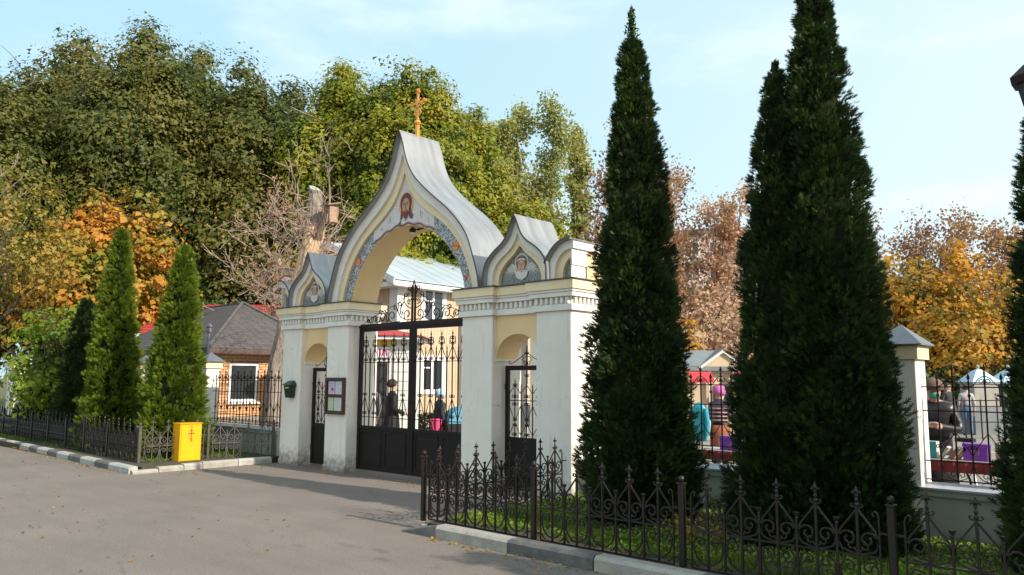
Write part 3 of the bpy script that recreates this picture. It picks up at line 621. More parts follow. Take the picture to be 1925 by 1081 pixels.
box('lock_plate', -.05, .08, -.042, -.031, 1.02, 1.2, M['iron'], gl)
# fixed head bar and crest
b = MB(); b.box(-1.469,1.469,.235,.305,2.565,2.635)
hb = b.build('gate_head_bar', M['iron'], G)
b = MB(); y = .27; t = .0095
b.box(-.05,-.022,y-.015,y+.015,2.635,3.26); b.box(.022,.05,y-.015,y+.015,2.635,3.26); b.box(-.06,.06,y-.02,y+.02,3.0,3.03); b.tube([(-.03,y,3.26),(0,y,3.34),(.03,y,3.26)], .012)
for s in (-1, 1):
    X = lambda P: xz(b, P, t, y, s)
    X([(.05,2.66),(.12,2.67)]+spiral(.165,2.76,.10,.03,-80,300,16))
    X([(.05,3.10),(.09,3.17)]+spiral(.115,3.20,.045,.015,150,-200,10))
    X([(.06,2.86),(.17,2.90),(.26,2.99),(.25,3.08)]+spiral(.21,3.09,.045,.015,10,330,10))
    X([(.09,2.93)]+spiral(.12,2.985,.05,.015,-120,260,12))
    X([(.20,2.67),(.34,2.72),(.42,2.83),(.41,2.94)]+spiral(.36,2.94,.05,.015,0,330,12))
    X([(.27,2.98),(.36,2.86),(.34,2.80)]+spiral(.31,2.80,.04,.012,0,-300,10))
    X([(.36,2.65),(.45,2.645)]+spiral(.57,2.75,.115,.025,-100,330,20))
    X([(.43,2.83)]+spiral(.50,2.89,.05,.015,200,-120,12))
    X([(.66,2.70),(.72,2.66)]+spiral(.83,2.735,.10,.025,200,-260,18))
    X([(.70,2.80),(.78,2.86)]+spiral(.90,2.83,.045,.015,150,-200,10))
    X([(.92,2.69),(.98,2.65)]+spiral(1.06,2.72,.07,.02,230,-250,14))
    X([(1.12,2.67),(1.18,2.65)]+spiral(1.25,2.69,.045,.015,200,-250,12))
    b.tube([(s*.13,y,3.12),(s*.42,y,2.97),(s*.72,y,2.88),(s*1.0,y,2.80),(s*1.30,y,2.69),(s*1.4,y,2.64)], .0055)
b.build('crest_scrollwork', M['iron'], hb)
# side gates
def side_gate(sx):
    x0, x1 = (2.14, 2.96) if sx > 0 else (-2.96, -2.14); y = .30
    f = MB(); f.box(x0,x0+.055,-.025,.025,.04,1.86); f.box(x1-.055,x1,-.025,.025,.04,1.86); f.box(x0+.055,x1-.055,-.023,.023,1.79,1.86); f.box(x0+.055,x1-.055,-.023,.023,.74,.80); f.box(x0+.055,x1-.055,-.023,.023,.04,.09)
    g = f.build('side_gate', M['gatepanel'], G, loc=(0,y,0))
    box('sheet_panel', x0+.056, x1-.056, -.01, .004, .09, .74, M['gatepanel'], g)
    xm = (x0+x1)/2; w = x1-x0-.11
    bars = [(x0+.055+w*.17,1), (x0+.055+w*.34,0), (xm,1), (x0+.055+w*.66,0), (x0+.055+w*.83,1)]
    for x, tall in bars:
        b = MB(); h = 1.60 if tall else 1.52
        if x == xm: h = 1.74
        b.box(x-.0065,x+.0065,-.0065,.0065,.80,h); spear(b, x, h-.01, .09, .016)
        if tall:
            for z, r in ((h-.03,.022),(1.40,.028),(1.29,.026),(1.06,.02),(.98,.02),(.84,.026)): curl_pair(b, x, z, r, t=.0055, up=1 if z > 1.35 or z < .9 or z < 1.0 else -1)
            for s in (-1, 1):
                b.tube([(x,0,1.60-.03),(x+s*w*.165,0,1.44)], .0055); b.tube([(x,0,1.03),(x+s*w*.165,0,1.27)], .0055); b.tube([(x,0,1.01),(x+s*w*.165,0,.83)], .0055)
        b.build('picket', M['iron'], g)
    box('rail', x0+.055, x1-.055, -.006, .006, 1.335, 1.347, M['iron'], g)
    b = MB(); yy = 0
    b.box(xm-.008,xm+.008,-.008,.008,1.86,2.10); spear(b, xm, 2.09, .09, .017); curl_pair(b, xm, 2.04, .022); curl_pair(b, xm, 1.89, .032)
    for s in (-1, 1):
        b.tube([(xm,0,2.05),(xm+s*.14,0,1.97),(xm+s*.28,0,1.90),(xm+s*.33,0,1.885),(xm+s*.36,0,1.90),(xm+s*.355,0,1.93),(xm+s*.33,0,1.925)], .006)
        b.tube([(xm+s*.01,0,2.0),(xm+s*.06,0,1.985),(xm+s*.085,0,1.95),(xm+s*.07,0,1.92),(xm+s*.045,0,1.93)], .006)
    b.build('crest_scrollwork', M['iron'], g)
    for z in (.3, 1.5): box('hinge', (x0-.018 if sx > 0 else x0-.018), x0+.0, -.02, .02, z, z+.09, M['iron'], g)
side_gate(1); side_gate(-1)

# ------------------------------------------------------------------ low fences with spear finials
def low_module(w=.29, m='ironb'):
    h = w/2; b = MB()
    b.box(-.0085,.0085,-.0085,.0085,.0,.66)
    b.lathe([(.009,.635),(.017,.645),(.017,.655),(.008,.665),(.014,.685),(.008,.70),(.006,.705),(.013,.715),(.006,.725),(.016,.745),(.012,.755),(.001,.79)], n=6)
    for s in (-1, 1):
        b.tube([(s*.006,0,.725),(s*.022,0,.745),(s*.030,0,.738),(s*.026,0,.728)], .0065)          # petals
        b.tube([(s*.008,0,.635),(s*.028,0,.632),(s*.040,0,.643),(s*.036,0,.658),(s*.024,0,.655)], .0075)
        b.tube([(s*.008,0,.615),(s*.025,0,.59),(s*.075,0,.525),(s*.115,0,.475),(s*(h-.012),0,.43),(s*(h-.006),0,.38)], .0085)
        xz(b, [(h-.012,.36),(h-.012,.42),(h-.045,.455)]+spiral(.068,.410,.052,.014,70,-0+430,16), .0085, 0, s)
        xz(b, [(h-.012,.37),(h-.03,.335),(.06,.315),(.01,.305)], .0085, 0, s)
        xz(b, [(.01,.32),(.03,.345)]+spiral(.048,.365,.03,.01,200,500,8), .007, 0, s)
        # lower row: a bowl with its ends curling inwards
        xz(b, [(.006,.035),(.05,.045),(.10,.085),(h-.02,.15),(h-.018,.21),(.10,.255)]+spiral(.065,.215,.040,.012,80,440,14), .0085, 0, s)
        xz(b, [(h-.008,.06),(h-.03,.03),(h-.06,.012)], .007, 0, s)
    b.box(-.013,.013,-.012,.012,.285,.315)
    return b.mesh('scroll_bay', M[m])
def low_stub(m):
    b = MB(); b.box(-.0085,.0085,-.0085,.0085,.0,.50)
    b.lathe([(.007,.495),(.014,.505),(.008,.515),(.011,.525),(.018,.545),(.013,.55)], n=6)
    for s in (-1, 1): b.tube([(s*.008,0,.52),(s*.018,0,.535),(s*.022,0,.552)], .004)
    b.box(-.014,.014,-.01,.01,.35,.385); return b.mesh('stub_bar', M[m])
def low_post(m, h=.70):
    b = MB(); b.cbox(-.026,.026,-.026,.026,-.03,h-.035,.006); b.cbox(-.034,.034,-.034,.034,h-.035,h-.02,.004)
    b.lathe([(.012,h-.02),(.022,h-.008),(.027,h+.010),(.022,h+.028),(.001,h+.037)], n=10); return b.mesh('post', M[m], smooth=False)
def end_bar(m, s):
    b = MB(); b.tube([(0,0,0),(0,0,.53),(0,0,.57),(s*.008,0,.60),(s*.025,0,.615),(s*.04,0,.605),(s*.04,0,.585),(s*.03,0,.58)], .008); return b.mesh('end_bar', M[m])
FM = {}
def fence_run(par, p0, p1, z, m, bays, posts=(1,1), k=1.0):
    if m not in FM: FM[m] = (low_module(m=m), low_stub(m), low_post(m), end_bar(m,1), end_bar(m,-1))
    mod, stub, post, eb1, eb2 = FM[m]
    p0 = Vector(p0); p1 = Vector(p1); d = p1-p0; L = d.length; a = math.atan2(d.y, d.x); d.normalize()
    at = lambda s_: (p0.x+d.x*s_, p0.y+d.y*s_, z)
    if posts[0]: link('post', post, par, at(0), (0,0,a))
    if posts[1]: link('post', post, par, at(L), (0,0,a))
    g = .085; w = (L-2*g)/bays; sc = (w/.29, 1, 1)
    for i in range(bays):
        link('scroll_bay', mod, par, at(g+(i+.5)*w), (0,0,a), scale=sc)
        if i: link('stub_bar', stub, par, at(g+i*w), (0,0,a))
    link('end_bar', eb2, par, at(g), (0,0,a), scale=(-1,1,1)); link('end_bar', eb1, par, at(L-g), (0,0,a), scale=(-1,1,1))
    for zz, e in ((-.004,g),(.296,g)):
        b = MB(); b.box(e, L-e, -.007, .007, zz-.006, zz+.008); b.build('rail', M[m], par, loc=(p0.x,p0.y,z), rot=(0,0,a))
    for q in (g, L-g):
        s0, s1 = sorted((q, 0 if q == g else L))
        for zc_ in (.46, .05): link('connector', MB().box(s0, s1, -.006, .006, zc_, zc_+.015).mesh('connector', M[m]), par, (p0.x,p0.y,z), (0,0,a))
    for q in (.33, .66):
        b = MB(); b.box(L*q-.005, L*q+.005, -.005, .005, -.16, -.01); b.build('foot_pin', M[m], par, loc=(p0.x,p0.y,z), rot=(0,0,a))
FR = thing('low_fence', 'low bronze-brown scrollwork fence with spear finials in front of the dark thujas', 'fence', (0,0,0))
xs = [3.46, 5.08, 6.72, 8.38, 10.02, 11.66]
for i in range(5): fence_run(FR, (xs[i],-2.5+.0*i), (xs[i+1],-2.5), .115, 'ironb', 5, posts=(1 if i == 0 else 0, 1))
fence_run(FR, (3.46,-2.5), (3.60,-.10), .115, 'ironb', 8, posts=(0,0))
FL = thing('low_fence', 'dark scrollwork fence running away behind the black and white kerb', 'fence', (0,0,0))
xl = [-4.62,-6.25,-7.6,-8.8,-10.1,-11.4,-12.7,-14.0,-15.3]
yl = lambda x: -2.27+.30*(-4.62-x)/8.4
for i in range(8): fence_run(FL, (xl[i],yl(xl[i])), (xl[i+1],yl(xl[i+1])), .10, 'ironb', 5 if i == 0 else 4, posts=(0,1))
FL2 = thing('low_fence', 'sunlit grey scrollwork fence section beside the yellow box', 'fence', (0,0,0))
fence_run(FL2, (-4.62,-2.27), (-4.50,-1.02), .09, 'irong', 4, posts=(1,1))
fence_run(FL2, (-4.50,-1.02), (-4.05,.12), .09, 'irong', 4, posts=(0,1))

# ------------------------------------------------------------------ boundary walls with pickets
def wall_picket(tall):
    b = MB(); top = 1.83 if tall else 1.74
    b.box(-.007,.007,-.007,.007,.66,top-.10); b.lathe([(.006,top-.11),(.012,top-.10),(.013,top-.085),(.006,top-.075),(.019,top-.045),(.010,top-.02),(.001,top)], n=4)
    if tall:
        curl_pair(b, 0, .735, .033, t=.0055); curl_pair(b, 0, 1.655, .026, t=.0055)
        for s in (-1, 1):
            b.tube([(s*.005,0,1.14),(s*.03,0,1.11),(s*.10,0,1.0),(s*.138,0,.93)], .0055)
            b.tube([(s*.005,0,1.71),(s*.05,0,1.685),(s*.10,0,1.62),(s*.138,0,1.60)], .0055)
            b.tube([(s*.012,0,.68),(s*.07,0,.70),(s*.12,0,.76),(s*.138,0,.84)], .0055)
    else:
        curl_pair(b, 0, 1.005, .02, t=.005); b.box(-.012,.012,-.012,.012,1.5,1.53)
    return b.mesh('picket', M['iron'])
WT, WS = wall_picket(1), wall_picket(0)
M['greenwall'] = pmat('grey_green_render', (.44,.46,.40), (.36,.38,.33), 2, .9, .3, 60, dirt=.4)
M['coping'] = pmat('pale_metal_coping', (.55,.57,.62), (.42,.44,.48), 5, .4, .15, 20, metal=.3)
M['postroof'] = pmat('grey_metal_cap', (.20,.22,.24), (.14,.15,.17), 2, .4, .1, 20, metal=.5)
def boundary(x0, x1, label, posts):
    W_ = thing('boundary_wall', label, 'wall', (x0,.2,0))
    w = x1-x0
    box('plinth', 0, w, 0, .30, -.02, .53, M['greenwall'], W_)
    box('plinth_cap', 0, w, -.035, .335, .53, .59, M['greenwall'], W_)
    b = MB(); b.prism([], 0, 0) if False else None
    b.add([(0,-.06,.592),(w,-.06,.592),(w,.36,.592),(0,.36,.592),(0,-.06,.612),(w,-.06,.612),(w,.15,.65),(0,.15,.65),(w,.36,.612),(0,.36,.612)], [(0,3,2,1),(0,1,5,4),(4,5,6,7),(7,6,8,9),(2,3,9,8),(1,2,8,6,5),(0,4,7,9,3)]); b.build('coping', M['coping'], W_)
    for px in posts:
        p = box('post', px-.17, px+.17, -.03, .31, -.02, 1.96, M['white'], W_, c=.01)
        box('post_head', px-.205, px+.205, -.065, .345, 1.88, 2.02, M['pcream'], p, c=.008)
        b = MB(); a = .25; b.add([(px-a,.14-a,2.022),(px+a,.14-a,2.022),(px+a,.14+a,2.022),(px-a,.14+a,2.022),(px-a,.14-a,2.034),(px+a,.14-a,2.034),(px+a,.14+a,2.034),(px-a,.14+a,2.034),(px,.14,2.25)],[(0,3,2,1),(0,1,5,4),(1,2,6,5),(2,3,7,6),(3,0,4,7),(4,5,8),(5,6,8),(6,7,8),(7,4,8)]); b.build('post_roof', M['postroof'], p)
    edges = [0]+[v for p in posts for v in (p-.17, p+.17)]+[w]
    for a, c in zip(edges[::2], edges[1::2]):
        if c-a < .3: continue
        n = int(round((c-a)/.138)); st = (c-a)/n
        for z in (.675, .86, 1.60, 1.36): box('rail', a, c, .143, .157, z-.006, z+.006, M['iron'], W_)
        for i in range(1, n): link('picket', WT if i % 2 == 0 else WS, W_, (a+i*st, .15, 0))
    return W_
boundary(3.74, 15.0, 'grey green wall topped with black pickets right of the gatehouse behind the thujas', [3.98, 7.56])
boundary(-16.0, -3.62, 'low wall topped with black pickets left of the gatehouse before the brick house', [5.2, 8.75])
# ------------------------------------------------------------------ buildings
M['brick'] = pmat('orange_brick', (.72,.41,.21), (.62,.31,.15), 9, .9, .3, 70, objrand=.16)
M['mortar'] = pmat('grey_mortar', (.30,.26,.22), (.22,.19,.16), 12, .95, .4, 50)
M['shingle'] = pmat('brown_grey_shingle', (.105,.095,.095), (.070,.062,.062), 9, .9, .5, 90, objrand=.14)
M['fascia'] = pmat('dark_brown_fascia', (.10,.065,.055), (.07,.045,.04), 4, .7)
M['pvc'] = pmat('white_window_frame', (.80,.80,.80), (.72,.72,.72), 3, .45)
M['glass'] = glassmat('dark_window_glass')
M['redmetal'] = pmat('red_metal_tile', (.46,.06,.055), (.34,.04,.04), 2, .45, .1, 20)
M['bluemetal'] = pmat('pale_blue_metal_roof', (.47,.54,.59), (.38,.45,.50), .6, .5, .08, 4, metal=.2)
M['siding'] = pmat('yellow_board_siding', (.54,.42,.29), (.47,.36,.24), 1.5, .8, .1, 30)
M['peach'] = pmat('peach_boarding', (.52,.36,.26), (.45,.30,.21), 1.5, .8)
M['wtrim'] = pmat('white_painted_board', (.74,.73,.70), (.62,.61,.58), 3, .8)
M['curtain'] = pmat('dark_curtain', (.06,.07,.08), (.03,.03,.04), 9, .9, stretch=(6,6,.4))
M['plain'] = pmat('pale_rose_render', (.62,.46,.40), (.55,.40,.35), .4, .9)
M['panelw'] = pmat('pale_panel_render', (.70,.64,.58), (.60,.55,.50), .4, .9)
M['greymetal'] = pmat('grey_metal_sheet', (.22,.24,.25), (.16,.17,.18), 1, .5, metal=.3)
M['kred'] = pmat('red_awning_cloth', (.55,.05,.06), (.42,.035,.045), 3, .8)
M['signy'] = pmat('yellow_sign_board', (.75,.52,.05), (.70,.40,.04), 3, .6)
M['signp'] = pmat('pink_sign_lettering', (.70,.10,.25), (.6,.08,.2), 3, .6)

# brick house: corner at (-9.4, 1.55)
BH = thing('brick_house', 'small orange brick house with a grey brown hipped shingle roof behind the left picket wall', 'house', (-9.4,1.55,0))
ww, dd = 6.2, 3.1
box('wall', -ww, -.07, .07, dd, 0, 2.34, M['mortar'], BH)
box('plinth', -ww, .02, -.02, dd, 0, .62, M['mortar'], BH)
bl_, bh_, jt = .235, .062, .012
bme = MB().cbox(0, bl_, 0, .07, 0, bh_, .004).mesh('brick', M['brick'])
hb_ = MB().cbox(0, bl_*.5-.006, 0, .07, 0, bh_, .004).mesh('brick', M['brick'])
wy0, wy1, wz0, wz1 = .42, 1.28, 1.02, 2.06     # window in local y,z
rngb = random.Random(4); nb = 0
for c in range(23):
    z = .62+jt+c*(bh_+jt); y = 0 if c % 2 == 0 else (bl_*.5+jt*.5)
    if c % 2: link('brick', hb_, BH, (.0, 0, z), (0,0,R(90)))
    while y+bl_ <= dd+.01:
        blocked = z+bh_ > wz0 and z < wz1 and y+bl_ > wy0 and y < wy1
        if not blocked:
            link('brick', bme, BH, (rngb.uniform(-.002,.003), y, z), (0,0,R(90)))
        else:
            for (a, c2) in ((y, min(y+bl_, wy0)), (max(y, wy1), y+bl_)):
                if c2-a > .03: link('brick', bme, BH, (0, a, z), (0,0,R(90)), scale=((c2-a)/bl_,1,1))
        y += bl_+jt
sb = MB()
for c in range(23):
    z = .62+jt+c*(bh_+jt); x = -.075-(0 if c % 2 == 0 else (bl_+jt)*.5)
    while x-bl_ > -ww: sb.box(x-bl_, x, 0, .07, z, z+bh_); x -= bl_+jt
sb.build('brickwork', M['brick'], BH, kind='stuff')
wf = MB()
for (a,b_,c,d) in ((wy0,wy1,wz0,wz0+.07),(wy0,wy1,wz1-.07,wz1),(wy0,wy0+.07,wz0+.07,wz1-.07),(wy1-.07,wy1,wz0+.07,wz1-.07)): wf.box(-.10,-.03,a,b_,c,d)
wf = wf.build('window', M['pvc'], BH)
box('pane', -.075,-.062, wy0+.07, wy1-.07, wz0+.07, wz1-.07, M['glass'], wf)
box('sill', -.06,.07, wy0-.05, wy1+.05, wz0-.06, wz0-.012, M['pvc'], wf)
box('curtain', -.30,-.28, .80, 1.2, wz0, wz1, M['curtain'], wf)
# roof: eave rectangle and ridge in local coordinates
e0, e1, f0, f1, ze = -ww-.35, .35, -.36, dd+.38, 2.42
s_ = (f1-f0)/2; zr = ze+1.40; A1 = (e1-s_, (f0+f1)/2, zr); A0 = (e0+s_, (f0+f1)/2, zr)
b = MB(); b.add([(e0,f0,ze),(e1,f0,ze),(e1,f1,ze),(e0,f1,ze),A0,A1],[(0,1,5,4),(1,2,5),(2,3,4,5),(3,0,4),(0,3,2,1)]); rf = b.build('roof', M['mortar'], BH)
b = MB()
for (a,b_,c,d) in ((e0-.01,e1+.01,f0-.02,f0),(e0-.01,e1+.01,f1,f1+.02)): b.box(a,b_,c,d,ze-.13,ze+.01)
for (a,b_) in ((e1,e1+.02),(e0-.02,e0)): b.box(a,b_,f0-.02,f1+.02,ze-.13,ze+.012)
b.box(e0,e1,f0,f1,ze-.05,ze-.01); b.build('fascia', M['fascia'], BH)
def shingle_face(p0, p1, apexA, apexB, par, sw=.27, shh=.115, cap=300, side=1, mat='shingle'):
    """rows of single shingles on a roof slope from eave p0-p1 up to ridge apexA-apexB"""
    p0, p1, aA, aB = map(Vector, (p0, p1, apexA, apexB))
    if (p1-p0).cross(aA-p0).z < 0: p0, p1, aA, aB = p1, p0, aB, aA
    ux = (p1-p0).normalized(); L_ = (p1-p0).length
    m = (aA-p0)-ux*(aA-p0).dot(ux); sl = m.length; uy = m.normalized(); nn = ux.cross(uy)
    if nn.z < 0: nn = -nn
    b = MB(); b.add([(0,0,.004),(sw-.008,0,.004),(sw-.008,shh*1.1,.0),(0,shh*1.1,.0),(0.03,-.02,.012),(sw-.038,-.02,.012),(sw-.008,0,.012),(sw-.008,shh*1.1,.004),(0,shh*1.1,.004),(0,0,.012)],[(9,4,5,6),(9,6,7,8),(0,9,8,3),(1,2,7,6),(0,1,6,9),(2,3,8,7)])
    me = b.mesh('shingle', M[mat]); st = MB(); rows = int(sl/shh); k = 0
    Mx = Matrix((ux, uy, nn)).transposed().to_4x4()
    for r_ in range(rows):
        t = (r_+.35)/rows; xa = (aA-p0).dot(ux)*t; xb = L_-(p1-aB).dot(ux)*t; x = xa+(.5*sw if r_ % 2 else 0)-sw*.5
        while x < xb-.05:
            a = max(x, xa); c = min(x+sw, xb)
            if c-a > .06:
                o_ = p0+ux*a+uy*(r_*shh)+nn*.006
                if k < cap:
                    o = link('shingle', me, par, o_); o.rotation_euler = Mx.to_euler(); o.scale = ((c-a)/sw, 1, 1)
                else:
                    M4 = Matrix.Translation(o_) @ Mx @ Matrix.Diagonal(((c-a)/sw,1,1,1)); st.add([M4 @ Vector(v) for v in b.V], b.F)
                k += 1
            x += sw
    if st.V: st.build('shingle_field', M[mat], par, kind='stuff')
    return k
k1 = shingle_face((e1,f0,ze+.012),(e1,f1,ze+.012),A1,A1,rf,cap=140)
shingle_face((e1,f0,ze+.012)[:3],(e0,f0,ze+.012),A1,A0,rf,cap=150)
b = MB(); b.tube([(e1,f0,ze+.04),(A1[0],A1[1],A1[2]+.04)],.05,4); b.tube([(e1,f1,ze+.04),(A1[0],A1[1],A1[2]+.04)],.05,4); b.tube([A1,A0],.05,4); b.build('ridge_cap', M['shingle'], rf)
b = MB(); b.lathe([(.03,0),(.03,2.78),(.07,2.82),(.075,2.88),(.045,2.92),(.08,2.96),(.05,3.02),(.001,3.04)], .42, -.42, 8); b.build('vent_pipe', M['greymetal'], BH)

# red roofed house behind
RH = thing('red_roofed_house', 'house with a red metal tile roof rising behind the brick house', 'house', (-20.3,3.8,0), R(42))
b = MB(); b.box(0.3,6.2,.3,4.3,0,3.28); b.build('wall', M['siding'], RH)
lo, hi = 3.30, 4.62
P0,P1,P2,P3 = (-.3,-.3,lo),(6.6,-.3,lo),(6.6,4.6,lo),(-.3,4.6,lo); Q0,Q1 = (2.0,2.15,hi),(6.1,2.15,hi)
b = MB(); b.add([P0,P1,P2,P3,Q0,Q1],[(0,1,5,4),(1,2,5),(2,3,4,5),(3,0,4),(0,3,2,1)]); rr_ = b.build('roof', M['redmetal'], RH)
for r_ in range(11):
    t0, t1 = r_/11, (r_+1)/11
    for (a, c, qa, qb) in ((P0,P1,Q0,Q1),(P1,P2,Q1,Q1)):
        L0 = Vector(a).lerp(Vector(qa), t0); L1 = Vector(c).lerp(Vector(qb), t0); U0 = Vector(a).lerp(Vector(qa), t1); U1 = Vector(c).lerp(Vector(qb), t1)
        nn = (L1-L0).cross(U0-L0).normalized(); nn = nn if nn.z > 0 else -nn
        b = MB(); b.add([L0+nn*.05,L1+nn*.05,U1+nn*.012,U0+nn*.012,L0+nn*.005,L1+nn*.005],[(0,1,2,3),(4,5,1,0)]); b.build('tile_row', M['redmetal'], rr_)
b = MB(); b.box(-.25,6.6,-.34,-.30,lo-.18,lo-.003); b.box(6.6,6.64,-.34,4.6,lo-.18,lo-.003); b.build('fascia', M['wtrim'], RH)

# yellow two-storey house behind the gate
YH = thing('yellow_house', 'yellow two storey boarded house with a pale blue metal roof seen through the main arch', 'house', (-11.5,9.4,0))
hw, hl = 7.5, 9.0
box('wall', -hw, 0, 0, hl, 0, 5.15, M['siding'], YH)
b = MB(); b.prism([(-hw-.0,5.15),(0,5.15),(-hw/2,6.85)], .0, hl); b.build('gable_wall', M['peach'], YH)
box('gable_boarding', -hw+.28, -.45, -.03, -.003, 0, 5.1, M['peach'], YH)
for i in range(int(hl/.17)):
    if i*.17 < .45: continue
sbm = MB()
for i in range(3, int(hl/.16)): sbm.box(.0025,.022,i*.16,i*.16+.148,0.5,5.05)
sbm.build('siding_boards', M['siding'], YH, kind='stuff')
sbm = MB()
for i in range(2, int(hw/.16)-3): sbm.box(-i*.16-.30,-i*.16-.152,-.048,-.031,0.5,5.02)
sbm.build('gable_boards', M['peach'], YH, kind='stuff')
box('corner_board', -.42, .03, -.05, .40, 0, 5.12, M['wtrim'], YH)
box('corner_board', -hw-.03, -hw+.3, -.05, .3, 0, 5.12, M['wtrim'], YH)
def house_window(y0, y1, z0, z1, mul):
    f = MB(); x0, x1 = .024, .07
    f.box(x0,x1,y0-.16,y0,z0-.12,z1+.14); f.box(x0,x1,y1,y1+.16,z0-.12,z1+.14); f.box(x0,x1,y0,y1,z1,z1+.14); f.box(x0,x1,y0,y1,z0-.12,z0)
    w = f.build('window', M['wtrim'], YH)
    f = MB(); f.box(.03,.05,y0,y0+.05,z0,z1); f.box(.03,.05,y1-.05,y1,z0,z1); f.box(.03,.05,y0+.05,y1-.05,z0,z0+.05); f.box(.03,.05,y0+.05,y1-.05,z1-.05,z1); ym = y0+(y1-y0)*.48; f.box(.03,.052,ym-.05,ym+.05,z0+.05,z1-.05); f.box(.03,.052,y0+.05,ym-.05,z0+(z1-z0)*mul,z0+(z1-z0)*mul+.05)
    f.build('frame', M['pvc'], w)
    box('pane', .0235,.03,y0+.05,ym-.05,z0+.05,z1-.05,M['glass'],w); box('pane', .0235,.03,ym+.05,y1-.05,z0+.05,z1-.05,M['glass'],w)
house_window(1.22, 2.18, 3.82, 4.96, .62); house_window(1.20, 2.18, 1.22, 2.40, .70); house_window(4.2, 5.2, 3.82, 4.96, .62); house_window(4.2, 5.2, 1.22, 2.4, .7)
for s in (1, -1):
    xm = -hw/2
    for i in range(14):   # roof sheets between standing seams
        y0, y1 = -.6+i*.74, -.6+(i+1)*.74
        b = MB(); xe = xm+s*(hw/2+.5); ze_ = 4.98+.20; zr_ = 6.98
        b.add([(xm,y0+.003,zr_),(xe,y0+.003,ze_),(xe,y1-.003,ze_),(xm,y1-.003,zr_),(xm,y0+.003,zr_-.05),(xe,y0+.003,ze_-.05),(xe,y1-.003,ze_-.05),(xm,y1-.003,zr_-.05)],[(0,1,2,3),(7,6,5,4),(0,4,5,1),(1,5,6,2),(2,6,7,3),(0,3,7,4)])
        b.tube([(xm,y0,zr_+.006),(xe,y0,ze_+.006)], .012, 4); b.build('roof_sheet', M['bluemetal'], YH)
b = MB(); xm = -hw/2
for s in (1, -1):
    b.add([(xm,-.62,6.94),(xm+s*(hw/2+.5),-.62,5.14),(xm+s*(hw/2+.5),-.62,4.94),(xm,-.62,6.72),(xm,-.57,6.94),(xm+s*(hw/2+.5),-.57,5.14),(xm+s*(hw/2+.5),-.57,4.94),(xm,-.57,6.72)],[(0,1,2,3),(7,6,5,4),(0,4,5,1),(1,5,6,2),(2,6,7,3),(3,7,4,0)])
b.build('bargeboard', M['wtrim'], YH)
box('eave_board', .03, .48, -.55, hl+.4, 4.92, 5.10, M['wtrim'], YH)
box('gable_eave_board', -hw-.2, .029, -.55, -.055, 4.92, 5.08, M['wtrim'], YH)
b = MB(); b.tube([(.14,3.05,.2),(.14,3.05,4.9)], .05, 8); b.build('downpipe', M['greymetal'], YH)

# kiosk with a red hipped roof and signs
KS = thing('shop_kiosk', 'white kiosk with a red roof and coloured signs seen through the left gate leaf', 'kiosk', (-5.32,4.72,0), R(42))
box('wall', -2.6, 0, .03, 2.2, 0, 2.68, M['wtrim'], KS)
for i in range(9): box('siding_board', -.42, -.01, 0, .028, .4+i*.24, .4+i*.24+.222, M['wtrim'], KS)
box('sign_board', -.98, -.46, -.03, .0, 2.50, 2.66, M['signy'], KS); sg = box('sign_board', -.98, -.50, -.03, .0, 2.20, 2.47, M['pvc'], KS)
for i in range(5): box('sign_stroke', -.94+i*.085, -.89+i*.085, -.036, -.031, 2.25, 2.42, M['signp'], sg)
dr = box('door', -.96, -.55, -.02, .01, .05, 2.1, M['glass'], KS); b = MB()
for x in (-.96,-.575): b.box(x,x+.025,-.05,-.03,.05,2.05)
for z in (.1,.7,1.3,2.0): b.box(-.935,-.575,-.05,-.03,z,z+.025)
for k in range(3):
    for s in (-1,1): xz(b, spiral(-.755+s*.085, .42+k*.6, .075, .02, 90, 90-s*400, 14), .010, -.04)
b.build('door_grille', M['iron'], dr)
b = MB(); rz0 = 2.78
b.add([(-2.9,-.35,rz0),(.42,-.35,rz0-.04),(.42,2.5,rz0-.04),(-2.9,2.5,rz0),(-2.1,1.0,rz0+.42),(-1.5,1.0,rz0+.42)],[(0,1,5,4),(1,2,5),(2,3,4,5),(3,0,4),(0,3,2,1)]); b.build('roof', M['redmetal'], KS)
box('fascia', -2.8, .30, -.30, 2.4, 2.66, 2.735, M['wtrim'], KS)
# white porch seen through the right side gate
WP = thing('white_porch', 'white pillared porch glimpsed through the right side gate', 'porch', (-4.4,8,0))
box('pillar', -.42,-.05,0,.4,0,3.0,M['wtrim'],WP); box('pillar', .38,.66,0,.4,0,3.0,M['wtrim'],WP); box('pillar', 1.9,2.2,0,.4,0,3.0,M['wtrim'],WP)
box('beam', -.5,2.3,-.05,.45,3.0,3.25,M['wtrim'],WP); box('wall', -.4,2.2,1.6,1.8,0,3.0,M['siding'],WP)
b = MB(); b.add([(-.9,-.4,3.27),(2.7,-.4,3.27),(2.7,2.2,3.27),(-.9,2.2,3.27),(.9,.9,4.0)],[(0,1,4),(1,2,4),(2,3,4),(3,0,4),(0,3,2,1)]); b.build('roof', M['greymetal'], WP)
box('parapet', -.04,1.89,.1,.2,.35,.95,M['greymetal'],WP); box('notice', .72,1.1,.0,.03,1.5,2.0,M['kred'],WP); box('notice', .76,1.06,-.01,-.003,1.6,1.74,M['signy'],WP)
